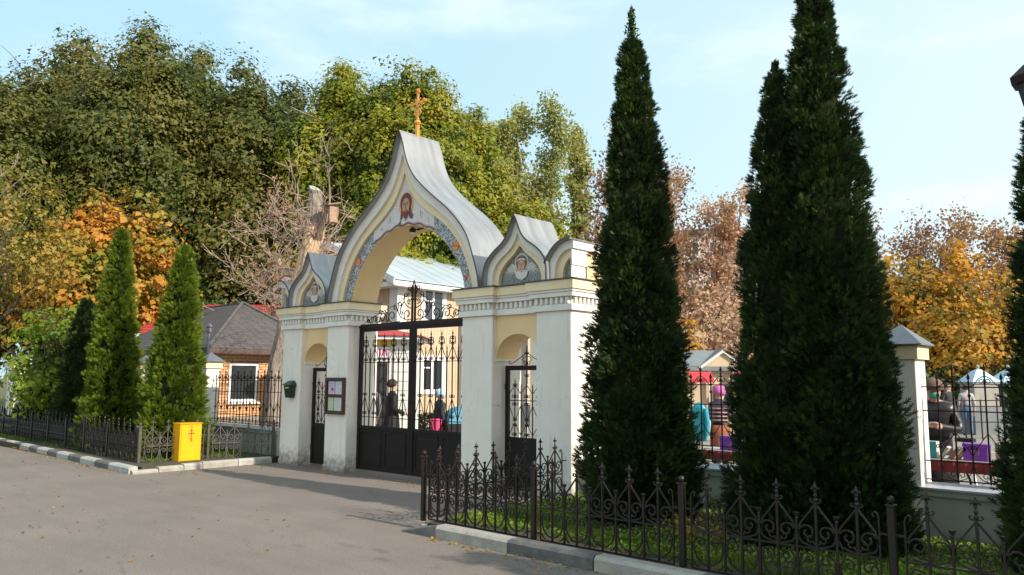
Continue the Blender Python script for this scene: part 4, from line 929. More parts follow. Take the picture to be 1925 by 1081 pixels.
# kiosk with the small gable on the right
KR = thing('market_kiosk', 'low yellow kiosk with a small grey gable and red awnings', 'kiosk', (-.26,11.9,0), R(42))
box('wall', -.95,.48,.05,1.8,0,1.95,M['siding'],KR)
box('window', -.22,.30,.02,.045,.95,1.5,M['glass'],KR); box('counter', -.30,.40,-.12,.0,.82,.88,M['wtrim'],KR)
box('beam', -1.05,.60,-.14,.04,1.93,2.05,M['greymetal'],KR)
b = MB(); b.prism([(-.56,2.02),(.62,2.02),(.03,2.46)], -.08, -.02); b.build('gable_board', M['siding'], KR)
b = MB(); b.strip([(-.66,2.02),(.03,2.52),(.72,2.02)],[(-.58,2.0),(.03,2.44),(.64,2.0)], -.16, -.09); b.build('bargeboard', M['wtrim'], KR)
b = MB(); b.strip([(-.68,2.04),(.03,2.55),(.74,2.04)],[(-.66,2.025),(.03,2.525),(.72,2.025)], -.18, 2.0); b.build('roof', M['greymetal'], KR)
b = MB(); b.add([(-1.2,-.15,2.06),(-.60,-.15,2.06),(.03,.6,2.52),(-.9,.6,2.52),(-1.2,1.8,2.06),(-.9,1.2,2.52)],[(0,1,2,3),(0,3,5,4)]); b.build('side_roof', M['greymetal'], KR)
for x0, x1 in ((-.98,-.34),(.30,.78)):
    b = MB(); b.add([(x0,-.16,1.90),(x1,-.16,1.90),(x1,-.55,1.70),(x0,-.55,1.70),(x1,-.55,1.60),(x0,-.55,1.60)],[(0,1,2,3),(3,2,4,5)]); b.build('awning', M['kred'], KR)
for x in (-.34,.30): box('post', x-.03,x+.03,-.10,-.04,0,1.93,M['wtrim'],KR)
# tomb canopies on the far right
def tomb(label, loc, s, rz):
    T_ = thing('tomb_canopy', label, 'tomb canopy', loc, rz, 'pale roofed tomb canopies')
    M.setdefault('stone', pmat('grey_stone', (.36,.33,.29), (.28,.26,.23), 3, .8, .2, 30))
    M.setdefault('bluecap', pmat('light_blue_painted_roof', (.45,.60,.72), (.38,.52,.64), 2, .6))
    box('chamber', -.55*s,.55*s,-.55*s,.55*s,.9,1.60,M['stone'],T_,c=.02); box('base', -.62*s,.62*s,-.62*s,.62*s,0,.9,M['greymetal'],T_)
    box('cornice', -.60*s,.60*s,-.60*s,.60*s,1.60,1.65,M['stone'],T_)
    b = MB(); a = .64*s; b.add([(-a,-a,1.652),(a,-a,1.652),(a,a,1.652),(-a,a,1.652),(-a*.35,-a*.35,1.98),(a*.35,-a*.35,1.98),(a*.35,a*.35,1.98),(-a*.35,a*.35,1.98),(0,0,2.10)],[(0,1,5,4),(1,2,6,5),(2,3,7,6),(3,0,4,7),(4,5,8),(5,6,8),(6,7,8),(7,4,8),(0,3,2,1)]); b.build('roof', M['bluecap'], T_)
    b = MB(); b.lathe([(.02,2.08),(.05,2.11),(.06,2.15),(.03,2.2),(.001,2.22)]); b.build('ball_finial', M['stone'], T_)
tomb('stone tomb canopy with a light blue roof, left one of the far pair', (4.42,20.3,0), .72, R(42))
tomb('second light blue roofed tomb canopy, at the edge of the rightmost thuja', (5.15,20.9,0), .72, R(42))
FR2 = thing('grave_fence', 'dark tubular grave fence in front of the stone tomb canopies', 'fence', (4.6,17.3,0), R(42))
b = MB()
for z in (.5,.95,1.12): b.tube([(-1.4,0,z),(2.4,0,z)], .02, 4)
b.build('rail', M['iron'], FR2)
for i in range(9): box('upright', -1.4+i*.47,-1.37+i*.47,-.015,.015,0,1.15,M['iron'],FR2)

# apartment blocks far behind the trees
def block(label, loc, rz, w, d, h, floors, bays, mat, mat2):
    A_ = thing('apartment_block', label, 'building', loc, rz)
    box('wall', -w/2,w/2,0,d,0,h,M[mat],A_); box('roof', -w/2-.3,w/2+.3,-.3,d+.3,h,h+.5,M['greymetal'],A_)
    wm = MB(); wm.box(-.75,.75,-.06,-.005,0,1.5,0); wmesh = wm.mesh('window', M['glass']); fm = MB()
    for (a,b_,c,e) in ((-.85,-.75,-.1,1.6),(.75,.85,-.1,1.6),(-.75,.75,1.5,1.6),(-.75,.75,-.1,0),(-.04,.04,0,1.5)): fm.box(a,b_,-.1,-.0,c,e)
    fmesh = fm.mesh('frame', M['pvc']); bm_ = MB().box(-1.5,1.5,-1.1,-.01,0,1.0).mesh('balcony', M[mat2])
    for i in range(floors):
        for j in range(bays):
            x = -w/2+(j+.5)*w/bays; z = 1.2+i*(h-.8)/floors
            o = link('window', wmesh, A_, (x,0,z)); link('frame', fmesh, o)
            if j % 3 == 1: link('balcony', bm_, A_, (x,0,z-1.0))
        box('string_course', -w/2-.02,w/2+.02,-.05,-.004,.35+i*(h-.8)/floors,.6+i*(h-.8)/floors,M['panelw'],A_)
block('pink and white apartment block showing through the russet trees right of the lone thuja', (-30,76,0), R(25), 20, 12, 19, 6, 7, 'plain', 'panelw')
block('pale rose apartment block glimpsed through the dark trees above the brick house', (-55,26.5,0), R(55), 17, 10, 15.5, 5, 6, 'plain', 'panelw')
# white pillars at the far left
WG = thing('white_gate_pillars', 'sunlit white masonry pillars at the far left end of the kerb fence', 'gate pillars', (-21.6,.4,0))
box('pillar', -1.0,-.1,0,.5,0,1.9,M['white'],WG); box('cap', -1.1,0,-.1,.6,1.9,2.15,M['whitetrim'],WG); box('wall', .0,5.5,.1,.4,0,1.5,M['whitetrim'],WG)

# ------------------------------------------------------------------ smaller things
BX = thing('donation_box', 'yellow metal box with a red Orthodox cross standing behind the kerb', 'box', (-4.33,-1.66,.09))
M['ybox'] = pmat('yellow_paint', (.88,.43,.006), (.84,.39,.005), 3, .42, .05, 12)
M['redp'] = pmat('red_paint', (.50,.05,.02), (.42,.04,.015), 9, .5)
yb = MB(); yb.cbox(-.30,0,0,.42,-.02,.70,.008); yb.build('body', M['ybox'], BX)
dd_ = MB(); dd_.cbox(.001,.014,.02,.40,.02,.67,.005); dd_ = dd_.build('door', M['ybox'], BX)
b = MB(); b.box(.0145,.019,.203,.219,.36,.61); b.box(.0145,.0195,.150,.272,.512,.53); b.box(.0145,.0195,.182,.240,.565,.580)
b.add([(.0145,.18,.425),(.0145,.245,.385),(.0145,.245,.398),(.0145,.18,.438),(.0195,.18,.425),(.0195,.245,.385),(.0195,.245,.398),(.0195,.18,.438)],[(3,2,1,0),(4,5,6,7),(0,1,5,4),(1,2,6,5),(2,3,7,6),(3,0,4,7)]); b.build('cross', M['redp'], dd_)
b = MB(); b.cbox(-.31,.02,-.01,.43,.70,.712,.004); b.build('lid', M['ybox'], BX); box('lock', .0145,.024,.20,.23,.635,.665,M['greymetal'],BX); box('foot', -.28,-.02,.03,.39,-.08,-.021,M['redp'],BX)
NB = thing('notice_board', 'brown framed notice board with four paper sheets on the left inner gate pillar', 'notice board', (-1.775,-.005,1.34))
M['brownw'] = pmat('brown_painted_wood', (.07,.028,.018), (.045,.018,.012), 12, .5, stretch=(1,1,6))
for nme, a in (('frame',(-.285,-.235,-.33,.33)),('frame',(.235,.285,-.33,.33)),('frame',(-.235,.235,.28,.33)),('frame',(-.235,.235,-.33,-.28)),('frame',(-.235,.235,-.012,.012))): box(nme, a[0],a[1],-.06,-.002,a[2],a[3],M['brownw'],NB,c=.006)
box('backing', -.235,.235,-.02,-.003,-.28,.28,M['brownw'],NB)
def pp(n, c): return pmat(n, c, tuple(x*.93 for x in c), 5, .7)
for (x0,x1,z0,z1,c,n) in ((-.215,-.02,.03,.265,(.58,.50,.66),'lilac_paper'),(.0,.215,.03,.265,(.62,.62,.66),'white_paper'),(-.215,-.05,-.265,-.03,(.50,.62,.34),'green_paper'),(-.03,.215,-.265,-.03,(.66,.66,.62),'cream_paper')):
    s = box('sheet_of_paper', x0,x1,-.0245,-.0205,z0,z1,pp(n,c),NB); lm = M['linec']
    b = MB(); rg = random.Random(int(x0*1000+z0*77))
    for k in range(8):
        zz = z1-.03-k*.025
        b.box(x0+.02, x0+.02+(x1-x0-.04)*rg.uniform(.55,1), -.0262,-.0246, zz, zz+.005)
    b.build('printed_lines', pp('grey_print', (.38,.36,.42)), s, kind='stuff')
b = MB(); b.lathe([(.001,0),(.03,.0),(.03,.006),(.001,.007)], n=14); o = b.build('emblem', M['redp'], NB, loc=(-.08,-.03,.12), rot=(R(90),0,0))
MBX = thing('letter_box', 'small dark green letter box with a pitched lid on the far left pillar', 'letter box', (-3.22,-.005,1.44))
M['green'] = pmat('dark_green_paint', (.018,.040,.026), (.012,.028,.018), 8, .4)
b = MB(); b.add([(-.085,-.10,-.16),(.085,-.10,-.16),(.085,-.002,-.16),(-.085,-.002,-.16),(-.125,-.12,.08),(.125,-.12,.08),(.125,-.002,.08),(-.125,-.002,.08)],[(0,3,2,1),(4,5,6,7),(0,1,5,4),(1,2,6,5),(2,3,7,6),(3,0,4,7)]); b.build('body', M['green'], MBX)
b = MB(); b.add([(-.155,-.15,.082),(.155,-.15,.082),(.155,-.002,.082),(-.155,-.002,.082),(-.07,-.06,.16),(.07,-.06,.16),(.07,-.002,.17),(-.07,-.002,.17)],[(0,3,2,1),(4,5,6,7),(0,1,5,4),(1,2,6,5),(2,3,7,6),(3,0,4,7)]); b.build('lid', M['green'], MBX)
box('label_plate', -.06,.06,-.126,-.118,.02,.045,M['signy'],MBX)
# bird box on the stripped trunk
NBX = thing('bird_box', 'weathered wooden nest box fixed near the top of the stripped trunk', 'bird box', (-3.93,1.24,5.02))
M['oldwood'] = pmat('weathered_board', (.42,.27,.19), (.28,.18,.13), 8, .9, .4, 30, stretch=(1,1,5))
b = MB(); b.cbox(-.10,.12,-.12,.10,0,.34,.006); b.build('body', M['oldwood'], NBX); b = MB(); b.add([(-.15,-.2,.345),(.17,-.2,.345),(.17,.13,.43),(-.15,.13,.43),(-.15,-.2,.37),(.17,-.2,.37),(.17,.13,.455),(-.15,.13,.455)],[(0,3,2,1),(4,5,6,7),(0,1,5,4),(1,2,6,5),(2,3,7,6),(3,0,4,7)]); b.build('lid', M['twigp'], NBX)
b = MB(); b.lathe([(.001,0),(.028,.0),(.028,.004),(.001,.005)], n=12); b.build('entrance_hole', M['zincdark'], NBX, loc=(.01,-.122,.23), rot=(R(90),0,0))
# lamp post cut by the right edge
LP = thing('lamp_post', 'black lantern post cut by the right edge of the view', 'street lamp', (9.13,-.31,.1))
b = MB(); b.lathe([(.11,0),(.11,.1),(.06,.2),(.05,.9),(.07,.95),(.04,1.0),(.035,3.66),(.10,3.80),(.11,3.85),(.05,3.88),(.05,3.92)], n=10); b.build('post', M['iron'], LP)
b = MB(); b.lathe([(.06,3.925),(.105,4.02),(.15,4.22)], n=6); b.build('lantern_glass', glassmat('lantern_glass', (.06,.06,.07)), LP)
b = MB(); b.lathe([(.19,4.222),(.20,4.29),(.16,4.33),(.09,4.40),(.05,4.43),(.05,4.47),(.001,4.55)], n=6); b.build('lantern_cap', M['iron'], LP)

# ------------------------------------------------------------------ people
def cm(n, c, r=.8, **k): return pmat(n, c, tuple(x*.8 for x in c), 8, r, .15, 40, **k)
SK = cm('skin', (.56,.34,.25), .6); HAIRB = cm('dark_hair', (.03,.02,.015)); BLK = cm('black_cloth', (.009,.009,.011), .8)
def person(label, loc, rz, H, mats, arms, stoop=0, thick=1.0, group=None, legs='stand', child=False):
    """mats: dict torso, legs, skin, shoes; arms: 'down' or two (elbow, wrist) offset pairs from the shoulder"""
    P = thing('person', label, 'person', loc, rz, group); k = H/1.72
    hs = 1.12 if child else 1.0
    J = {}; E_ = []; Rd = {}; Lb = {}
    def j(n, p, r, lab): J[n] = Vector(p)*k; Rd[n] = r*k; Lb[n] = lab
    def e(a, b_): E_.append((a, b_))
    st = lambda z: (-stoop*max(0, z-.95)*.9)
    j('pel', (0,0,.93), .145*thick, 'legs'); j('wst', (0,st(1.08),1.08), .135*thick, 'torso'); j('chs', (0,st(1.28),1.27), .155*thick, 'torso'); j('shc', (0,st(1.4),1.41), .11*thick, 'torso'); j('nck', (0,st(1.48)-.005,1.475), .055, 'skin')
    j('hd1', (0,st(1.52)-.03,1.545), .075*hs, 'skin'); j('hd2', (0,st(1.6)-.02,1.625), .098*hs, 'skin'); j('hd3', (0,st(1.65)-.005,1.675), .072*hs, 'skin')
    e('pel','wst'); e('wst','chs'); e('chs','shc'); e('shc','nck'); e('nck','hd1'); e('hd1','hd2'); e('hd2','hd3')
    j('nose', (0,J['hd1'].y/k-.085*hs,1.585), .012, 'skin'); e('hd1','nose')
    for s, nm in ((-1,'l'),(1,'r')):
        j('hip'+nm, (s*.09,0,.86), .10*thick, 'legs'); j('kne'+nm, (s*.10,-.02,.48), .066*thick, 'legs'); j('ank'+nm, (s*.10,.02,.09), .045, 'legs'); j('toe'+nm, (s*.115,-.13,.035), .038, 'shoes')
        e('pel','hip'+nm); e('hip'+nm,'kne'+nm); e('kne'+nm,'ank'+nm); e('ank'+nm,'toe'+nm)
        sh = Vector((s*.17, st(1.39), 1.39)); j('sho'+nm, sh, .068*thick, 'torso'); e('shc','sho'+nm)
        if arms == 'down': el, wr = Vector((s*.07,.02,-.29)), Vector((s*.06,-.06,-.53))
        else: el, wr = (Vector((a[0]*s, a[1], a[2])) for a in arms[0 if s < 0 else 1])
        j('elb'+nm, sh+el, .050*thick, 'torso'); j('wri'+nm, sh+wr, .034*thick, 'torso'); e('sho'+nm,'elb'+nm); e('elb'+nm,'wri'+nm)
        d = (wr-el).normalized(); pal = sh+wr+d*.07; j('pal'+nm, pal, .030, 'skin'); e('wri'+nm,'pal'+nm)
        sd = d.cross(Vector((0,0,1))); sd = sd.normalized() if sd.length > .1 else Vector((0,1,0))
        for q, (o_, ln) in enumerate(((-.026,.055),(-.009,.068),(.009,.072),(.026,.062))):
            f1 = pal+d*.035+sd*o_; f2 = f1+d*ln*.5+Vector((0,0,-.012)); f3 = f2+d*ln*.35+Vector((0,0,-.022))
            j(f'f{nm}{q}a', f1, .0095, 'skin'); j(f'f{nm}{q}b', f2, .0085, 'skin'); j(f'f{nm}{q}c', f3, .007, 'skin'); e('pal'+nm,f'f{nm}{q}a'); e(f'f{nm}{q}a',f'f{nm}{q}b'); e(f'f{nm}{q}b',f'f{nm}{q}c')
        j('th'+nm, pal+sd*(-.045)+d*.02, .010, 'skin'); e('pal'+nm,'th'+nm)
    names = list(J); idx = {n: i for i, n in enumerate(names)}
    me = bpy.data.meshes.new('body_skeleton'); me.from_pydata([J[n] for n in names], [(idx[a], idx[b_]) for a, b_ in E_], [])
    o = bpy.data.objects.new('body', me); COL.objects.link(o)
    md = o.modifiers.new('skin', 'SKIN'); md.use_smooth_shade = True
    sv = me.skin_vertices[0].data
    for n in names: sv[idx[n]].radius = (Rd[n]*(1.12 if n in ('chs','wst','pel') else 1), Rd[n]*(.80 if n in ('chs','wst','pel') else 1))
    sv[idx['pel']].use_root = True
    ms = o.modifiers.new('sub', 'SUBSURF'); ms.levels = 1; ms.render_levels = 1
    ev = o.evaluated_get(bpy.context.evaluated_depsgraph_get()); bm_ = bpy.data.meshes.new_from_object(ev); bpy.data.objects.remove(o); bm_.name = 'body'
    bm_.materials.clear(); order = ['torso','legs','skin','shoes']
    for q in order: bm_.materials.append(mats[q])
    segs = [(J[a], J[b_], 'torso' if b_ == 'nck' else Lb[b_] if Lb[b_] in ('skin','shoes') else Lb[a] if Lb[a] != 'skin' else Lb[b_]) for a, b_ in E_]
    for f in bm_.polygons:
        c = f.center; best = 9; lab = 'torso'
        for a, b_, l in segs:
            ab = b_-a; t = max(0, min(1, (c-a).dot(ab)/max(ab.length_squared,1e-9))); d2 = (c-(a+ab*t)).length_squared
            if d2 < best: best = d2; lab = l
        f.material_index = order.index(lab)
    body = link('body', bm_, P)
    P['_k'] = k
    hd = J['hd2']
    b = MB()
    for s in (-1, 1): b.lathe([(.001,-.008*k),(.011*k,-.004*k),(.011*k,.004*k),(.001,.008*k)], hd.x+s*.033*k, hd.y-.085*k*hs, 6)
    ey = b.build('eyes', BLK, P, loc=(0,0,hd.z-.005*k))
    return P, J, k
def cap_shell(P, J, k, name, mat, r=.112, low=-.02, back=.06, n=12, brim=0):
    hd = J['hd2']; b = MB(); prof = []
    for i in range(7): a = R(90*i/6); prof.append((max(.001,math.cos(a)*r*k), math.sin(a)*r*k*1.05))
    b.lathe([(r*k*.98, low*k)]+prof, hd.x, hd.y+.012*k, n)
    if brim: b.box(hd.x-.07*k, hd.x+.07*k, hd.y-r*k-brim*k, hd.y-r*k*.6, .0, .02*k)
    return b.build(name, mat, P, loc=(0,0,hd.z+.015*k), smooth=True)
def long_hair(P, J, k, mat, ln=.16):
    hd = J['hd2']; b = MB(); b.lathe([(.07*k,-ln*k),(.105*k,-ln*.5*k),(.108*k,0),(.095*k,.06*k),(.05*k,.10*k),(.001,.112*k)], hd.x, hd.y+.028*k, 12); return b.build('hair', mat, P, loc=(0,0,hd.z), smooth=True)
def mask(P, J, k, mat):
    hd = J['hd1']; b = MB(); b.lathe([(.02*k,-.045*k),(.062*k,-.03*k),(.070*k,.01*k),(.05*k,.04*k)], hd.x, hd.y-.035*k, 10, sx=1, sy=.95); return b.build('face_mask', mat, P, loc=(0,0,hd.z+.005*k), smooth=True)
def skirt(P, J, k, mat, z0=.45, r0=.23, name='skirt'):
    b = MB(); b.lathe([(r0*k,z0*k),(r0*.92*k,.62*k),(.19*k,.85*k),(.17*k,1.02*k)], 0, 0, 14, sy=.85); return b.build(name, mat, P, smooth=True)
MASKB = cm('pale_blue_mask', (.50,.66,.72)); MASKG = cm('green_mask', (.10,.36,.26)); 
front = [[(.06,-.03,-.28),(-.06,-.26,-.24)],[(.06,-.03,-.28),(-.04,-.28,-.22)]]
p, J, k = person('man in a black coat with dark hair seen from behind through the left gate leaf', (-1.72,1.25,0), R(150), 1.64, dict(torso=BLK, legs=cm('charcoal_trousers',(.025,.025,.03)), skin=SK, shoes=BLK), [[(.09,.0,-.27),(-.02,-.22,-.34)],[(.09,.0,-.27),(-.02,-.22,-.34)]], thick=1.15)
long_hair(p, J, k, HAIRB, .06); skirt(p, J, k, BLK, .60, .235, 'coat_skirt'); mask(p, J, k, MASKB)
p, J, k = person('woman in a grey jacket and pale mask at the left edge of the gate opening', (-4.42,2.85,0), R(20), 1.60, dict(torso=cm('grey_jacket',(.12,.12,.14)), legs=BLK, skin=SK, shoes=BLK), 'down'); long_hair(p, J, k, cm('auburn_hair', (.22,.08,.03)), .12); mask(p, J, k, MASKB)
p, J, k = person('person in a light blue knitted hat and dark jacket behind the right gate leaf', (-1.85,2.62,0), R(160), 1.42, dict(torso=cm('dark_blue_jacket',(.03,.035,.05)), legs=BLK, skin=SK, shoes=BLK), 'down', thick=1.1, child=True); cap_shell(p, J, k, 'hat', cm('light_blue_knit', (.42,.56,.72)), .125, -.10)
bg_ = thing('backpack', 'bright pink backpack worn by the person in the light blue hat', 'backpack', (-1.80,2.48,.52), R(160))
b = MB(); b.cbox(-.13,.13,-.09,.07,0,.33,.03); b.build('bag', cm('bright_pink_cloth', (.75,.06,.20)), bg_); b = MB(); b.cbox(-.10,.10,-.13,-.091,.03,.18,.015); b.build('pocket', cm('pink_cloth', (.62,.05,.16)), bg_); b = MB()
for s in (-1,1): b.tube([(s*.08,.07,.32),(s*.085,.12,.25),(s*.08,.07,.08)], .012)
b.build('strap', cm('pink_strap', (.5,.04,.13)), bg_)
# pram
PR = thing('pram', 'dark pram with a blue hood behind the right gate leaf', 'pram', (-1.45,2.95,0), R(65))
hb = cm('blue_hood_cloth', (.10,.30,.42)); b = MB()
b.add([(-.38,-.2,.45),(.38,-.2,.45),(.38,.2,.45),(-.38,.2,.45),(-.46,-.24,.78),(.42,-.24,.74),(.42,.24,.74),(-.46,.24,.78)],[(0,3,2,1),(4,5,6,7),(0,1,5,4),(1,2,6,5),(2,3,7,6),(3,0,4,7)]); b.build('body', BLK, PR)
b = MB(); arcp = [(-.02+.40*math.cos(R(a)), .76+.34*math.sin(R(a))) for a in range(180, 60, -15)]; b.prism([(-.02,.76)]+arcp[::1], -.24, .24); b.build('hood', hb, PR)
for x in (-.36,.36):
    for y in (-.24,.24):
        b = MB(); ring = [(.13*math.cos(2*PI*i/16), 0, .13*math.sin(2*PI*i/16)) for i in range(17)]; b.tube(ring, .016, 5, cap=False); w = b.build('wheel', BLK, PR, loc=(x,y,.15))
        b = MB()
        for i in range(6): b.tube([(0,0,0),(.12*math.cos(2*PI*i/6),0,.12*math.sin(2*PI*i/6))], .004, 3)
        b.lathe([(.02,-.02),(.02,.02)], n=8); b.build('spokes', M['greymetal'], w)
b = MB(); b.tube([(-.36,-.22,.15),(.36,-.22,.55)], .012); b.tube([(-.36,.22,.15),(.36,.22,.55)], .012); b.tube([(.36,-.22,.15),(-.36,-.22,.55)], .012); b.tube([(.36,.22,.15),(-.36,.22,.55)], .012); b.tube([(.36,-.2,.6),(.62,-.2,.98),(.62,.2,.98),(.36,.2,.6)], .012); b.build('chassis', M['greymetal'], PR)
# long stall tables with red cloth
M['redcloth'] = pmat('dark_red_table_cloth', (.24,.03,.03), (.17,.02,.02), 6, .85); M['tabletop'] = pmat('grey_board_top', (.40,.38,.36), (.32,.30,.29), 3, .7)
def table(label, x0, x1, y0=1.02, y1=1.62, z=.81):
    T_ = thing('stall_table', label, 'table', ((x0+x1)/2,(y0+y1)/2,0)); hx, hy = (x1-x0)/2, (y1-y0)/2
    box('table_top', -hx,hx,-hy,hy,z-.03,z,M['tabletop'],T_)
    for sx in (-1,1):
        for sy in (-1,1): box('leg', sx*(hx-.06)-.02, sx*(hx-.06)+.02, sy*(hy-.06)-.02, sy*(hy-.06)+.02, 0, z-.03, M['greymetal'], T_)
    b = MB(); m = 60; pts = [(-hx-.01+2*(hx+.01)*i/m, -hy-.012-.008*math.sin(i*1.9)) for i in range(m+1)]
    b.add([(x,y,z+.004) for x,y in pts]+[(x,y-.004-.006*math.sin(i*1.3),z-.12) for i,(x,y) in enumerate(pts)], [(i,i+1,m+2+i,m+1+i) for i in range(m)]); b.build('cloth_valance', M['redcloth'], T_)
    box('cloth', -hx-.006,hx+.006,-hy-.006,hy+.006,z+.001,z+.005,M['redcloth'] if False else M['tabletop'],T_)
table('long stall table edged with dark red cloth in front of the woman in black', 7.25, 9.35)
table('stall table with dark red cloth glimpsed between the lone thuja and the pair', 4.9, 6.4, z=.74)
Z = .818
def pages(label, x, y, w, d, h, col, rz=0, z=Z, tilt=0, grp='books on the stall table'):
    t = thing('book', label, 'book', (x,y,z), rz, grp); o_ = cm('book_cover', col); q = MB(); q.box(0,w,0,d,0,h); 
    c = MB(); c.box(0,w,0,.006,0,h); c.box(0,w,d-.006,d,0,h); c.box(0,.006,.006,d-.006,0,h); c.build('cover', o_, t, rot=(0,tilt,0)); c = MB(); c.box(.007,w-.006,.007,d-.007,.004,h-.004); c.build('page_block', M['linen'], t, rot=(0,tilt,0))
bc = [(.42,.30,.20),(.50,.44,.36),(.34,.25,.17),(.46,.38,.28),(.07,.36,.36)]
for i, c in enumerate(bc): pages(['brown book standing at the left end of the table row','beige book second from the left end of the row','dark tan book in the middle of the left row','pale tan book leaning beside the teal one','teal book closing the left row of books'][i], 7.50+i*.045+(.02 if i == 4 else 0), 1.12, .035 if i < 4 else .10, .16, .19-.01*(i%3), c)
for i, (x, c, l) in enumerate([(7.80,(.52,.44,.34),'open pale paperback lying tilted before the woman'),(7.90,(.30,.15,.07),'brown book leaning in the middle of the table'),(7.97,(.36,.17,.08),'reddish brown book leaning against its neighbour')]): pages(l, x, 1.10, .03, .15, .17, c, tilt=R(38))
for i, c in enumerate([(.40,.30,.24),(.16,.08,.05),(.40,.36,.30),(.48,.46,.44),(.56,.54,.56)]): pages(['tan book first right of the purple box','thick dark brown book right of the purple box','cream book third right of the purple box','pale grey book fourth right of the purple box','white book ending the right row'][i], 8.36+i*.045, 1.12, .04, .16, .20-.008*(i%2), c)
def pbox(label, x, y, z, w, h, grp):
    t = thing('gift_box', label, 'box', (x,y,z), 0, grp); b = MB(); b.cbox(0,w,0,.16,0,h,.006); b.build('body', cm('violet_card', (.22,.035,.42), .4), t); b = MB(); b.cbox(-.004,w+.004,-.004,.164,h*.82,h+.004,.004); b.build('lid', cm('violet_lid', (.26,.05,.48), .4), t)
    b = MB(); 
    for i in range(5): b.tube([(w*(.35+.07*i),-.0025,h*.35),(w*(.38+.07*i),-.0025,h*.5),(w*(.36+.07*i),-.0025,h*.62)], .003, 3)
    b.build('gilt_scrawl', cm('gilt', (.55,.38,.22), .5), t)
pbox('purple card box with gilt squiggles beside the right row of books', 8.06, 1.10, Z, .235, .175, 'purple boxes'); pbox('purple card box on the table glimpsed between the thujas', 5.22, 1.10, .748, .24, .18, 'purple boxes')
WM = dict(torso=cm('shiny_black_quilted_jacket', (.010,.010,.013), .38), legs=BLK, skin=SK, shoes=BLK)
p, J, k = person('woman in a shiny black jacket, brown knitted cap and green mask behind the book table', (7.56,2.08,0), R(18), 1.66, WM, [[(.08,-.06,-.27),(-.10,-.28,-.20)],[(.10,-.04,-.27),(-.14,-.26,-.22)]], stoop=.22, thick=1.28)
cap_shell(p, J, k, 'knitted_cap', cm('brown_knit', (.17,.095,.07)), .120, -.03, brim=.045); mask(p, J, k, MASKG); skirt(p, J, k, BLK, .35, .25, 'coat_skirt')
p, J, k = person('person in a pink hat, striped sweater and brown skirt browsing between the thujas', (3.93,3.62,0), R(175), 1.55, dict(torso=cm('dark_striped_sweater',(.10,.08,.11)), legs=BLK, skin=SK, shoes=BLK), front); cap_shell(p, J, k, 'hat', cm('pink_knit', (.62,.14,.40)), .12, -.06); skirt(p, J, k, cm('rust_brown_skirt', (.32,.10,.04)), .40, .21)
b = MB()
for i, z in enumerate((1.10,1.17,1.24,1.31)): b.lathe([(.195*k,z*k),(.20*k,(z+.012)*k),(.195*k,(z+.024)*k)], 0, 0, 12, sy=.78)
b.build('sweater_stripes', cm('pale_stripes', (.50,.30,.28)), p, kind='stuff')
for (lab, x, y, rz, c, h) in (('far bystander in a black jacket and jeans left of the tomb canopies',3.93,18.5,60,(.03,.03,.035),1.62),('far bystander in a pale coat beside the one in jeans',4.32,19.0,200,(.50,.44,.46),1.55),('far bystander in a dark blue coat just right of the grey capped post',3.0,17.6,120,(.05,.08,.16),1.6),('far bystander in a red and white jacket behind the woman in black',3.35,18.2,20,(.45,.10,.10),1.5)):
    p, J, k = person(lab, (x,y,0), R(rz), h, dict(torso=cm('jacket',c), legs=cm('blue_jeans',(.10,.20,.34)), skin=SK, shoes=BLK), 'down'); long_hair(p, J, k, HAIRB, .05)
# turquoise coat on a clothes stand
CS = thing('clothes_stand', 'thin clothes stand with a turquoise coat beside the lone thuja', 'clothes stand', (4.88,1.19,0))
b = MB(); b.tube([(0,0,0),(0,0,1.36)], .014, 6); b.tube([(-.2,-.15,0),(0,0,.15),(.2,-.15,0)], .014); b.tube([(0,.22,0),(0,0,.15)], .014); b.tube([(-.12,0,1.28),(0,0,1.35),(.12,0,1.28)], .01); b.build('frame', M['greymetal'], CS)
CO = thing('coat', 'bright turquoise coat hanging on the clothes stand', 'coat', (4.88,1.19,.84)); CO.scale = (.66,.66,.66); b = MB(); b.lathe([(.17,0),(.15,.3),(.13,.55),(.17,.66),(.10,.74),(.03,.78)], 0, 0, 12, sy=.5); b.build('cloth', cm('turquoise_nylon', (.02,.42,.52), .4), CO, smooth=True)
b = MB(); b.tube([(-.15,0,.66),(-.2,-.02,.4),(-.19,-.04,.1)], [.05,.045,.04], 8); b.build('sleeve', cm('turquoise_sleeve', (.02,.38,.48), .4), CO); b = MB(); b.tube([(.15,0,.66),(.2,-.02,.4),(.19,-.04,.1)], [.05,.045,.04], 8); b.build('sleeve', cm('turquoise_sleeve', (.02,.38,.48), .4), CO)
# bicycle leaning behind the table
BI = thing('bicycle', 'bicycle parked behind the long stall table', 'bicycle', (7.95,2.75,0), R(-12))
for x in (-.52,.52):
    b = MB(); b.tube([(.33*math.cos(2*PI*i/24),0,.33*math.sin(2*PI*i/24)) for i in range(25)], .016, 6, cap=False); w = b.build('wheel', BLK, BI, loc=(x,0,.345)); b = MB()
    for i in range(14): b.tube([(0,0,0),(.32*math.cos(2*PI*i/14),0,.32*math.sin(2*PI*i/14))], .0025, 3)
    b.build('spokes', M['greymetal'], w, kind='stuff')
b = MB(); b.tube([(-.52,0,.345),(-.12,0,.32),(.34,0,.78),(-.20,0,.80),(-.12,0,.32)], .016, 6); b.tube([(-.52,0,.345),(-.2,0,.80)], .012); b.tube([(.52,0,.345),(.34,0,.78),(.31,0,.98)], .015); b.build('frame', M['pvc'], BI)
b = MB(); b.cbox(-.34,-.12,-.06,.06,.90,.95,.015); b.tube([(-.2,0,.8),(-.22,0,.9)], .014); b.build('saddle', BLK, BI); b = MB(); b.tube([(.36,-.26,1.0),(.31,-.05,.98),(.31,.05,.98),(.36,.26,1.0)], .012); b.build('handlebar', BLK, BI)
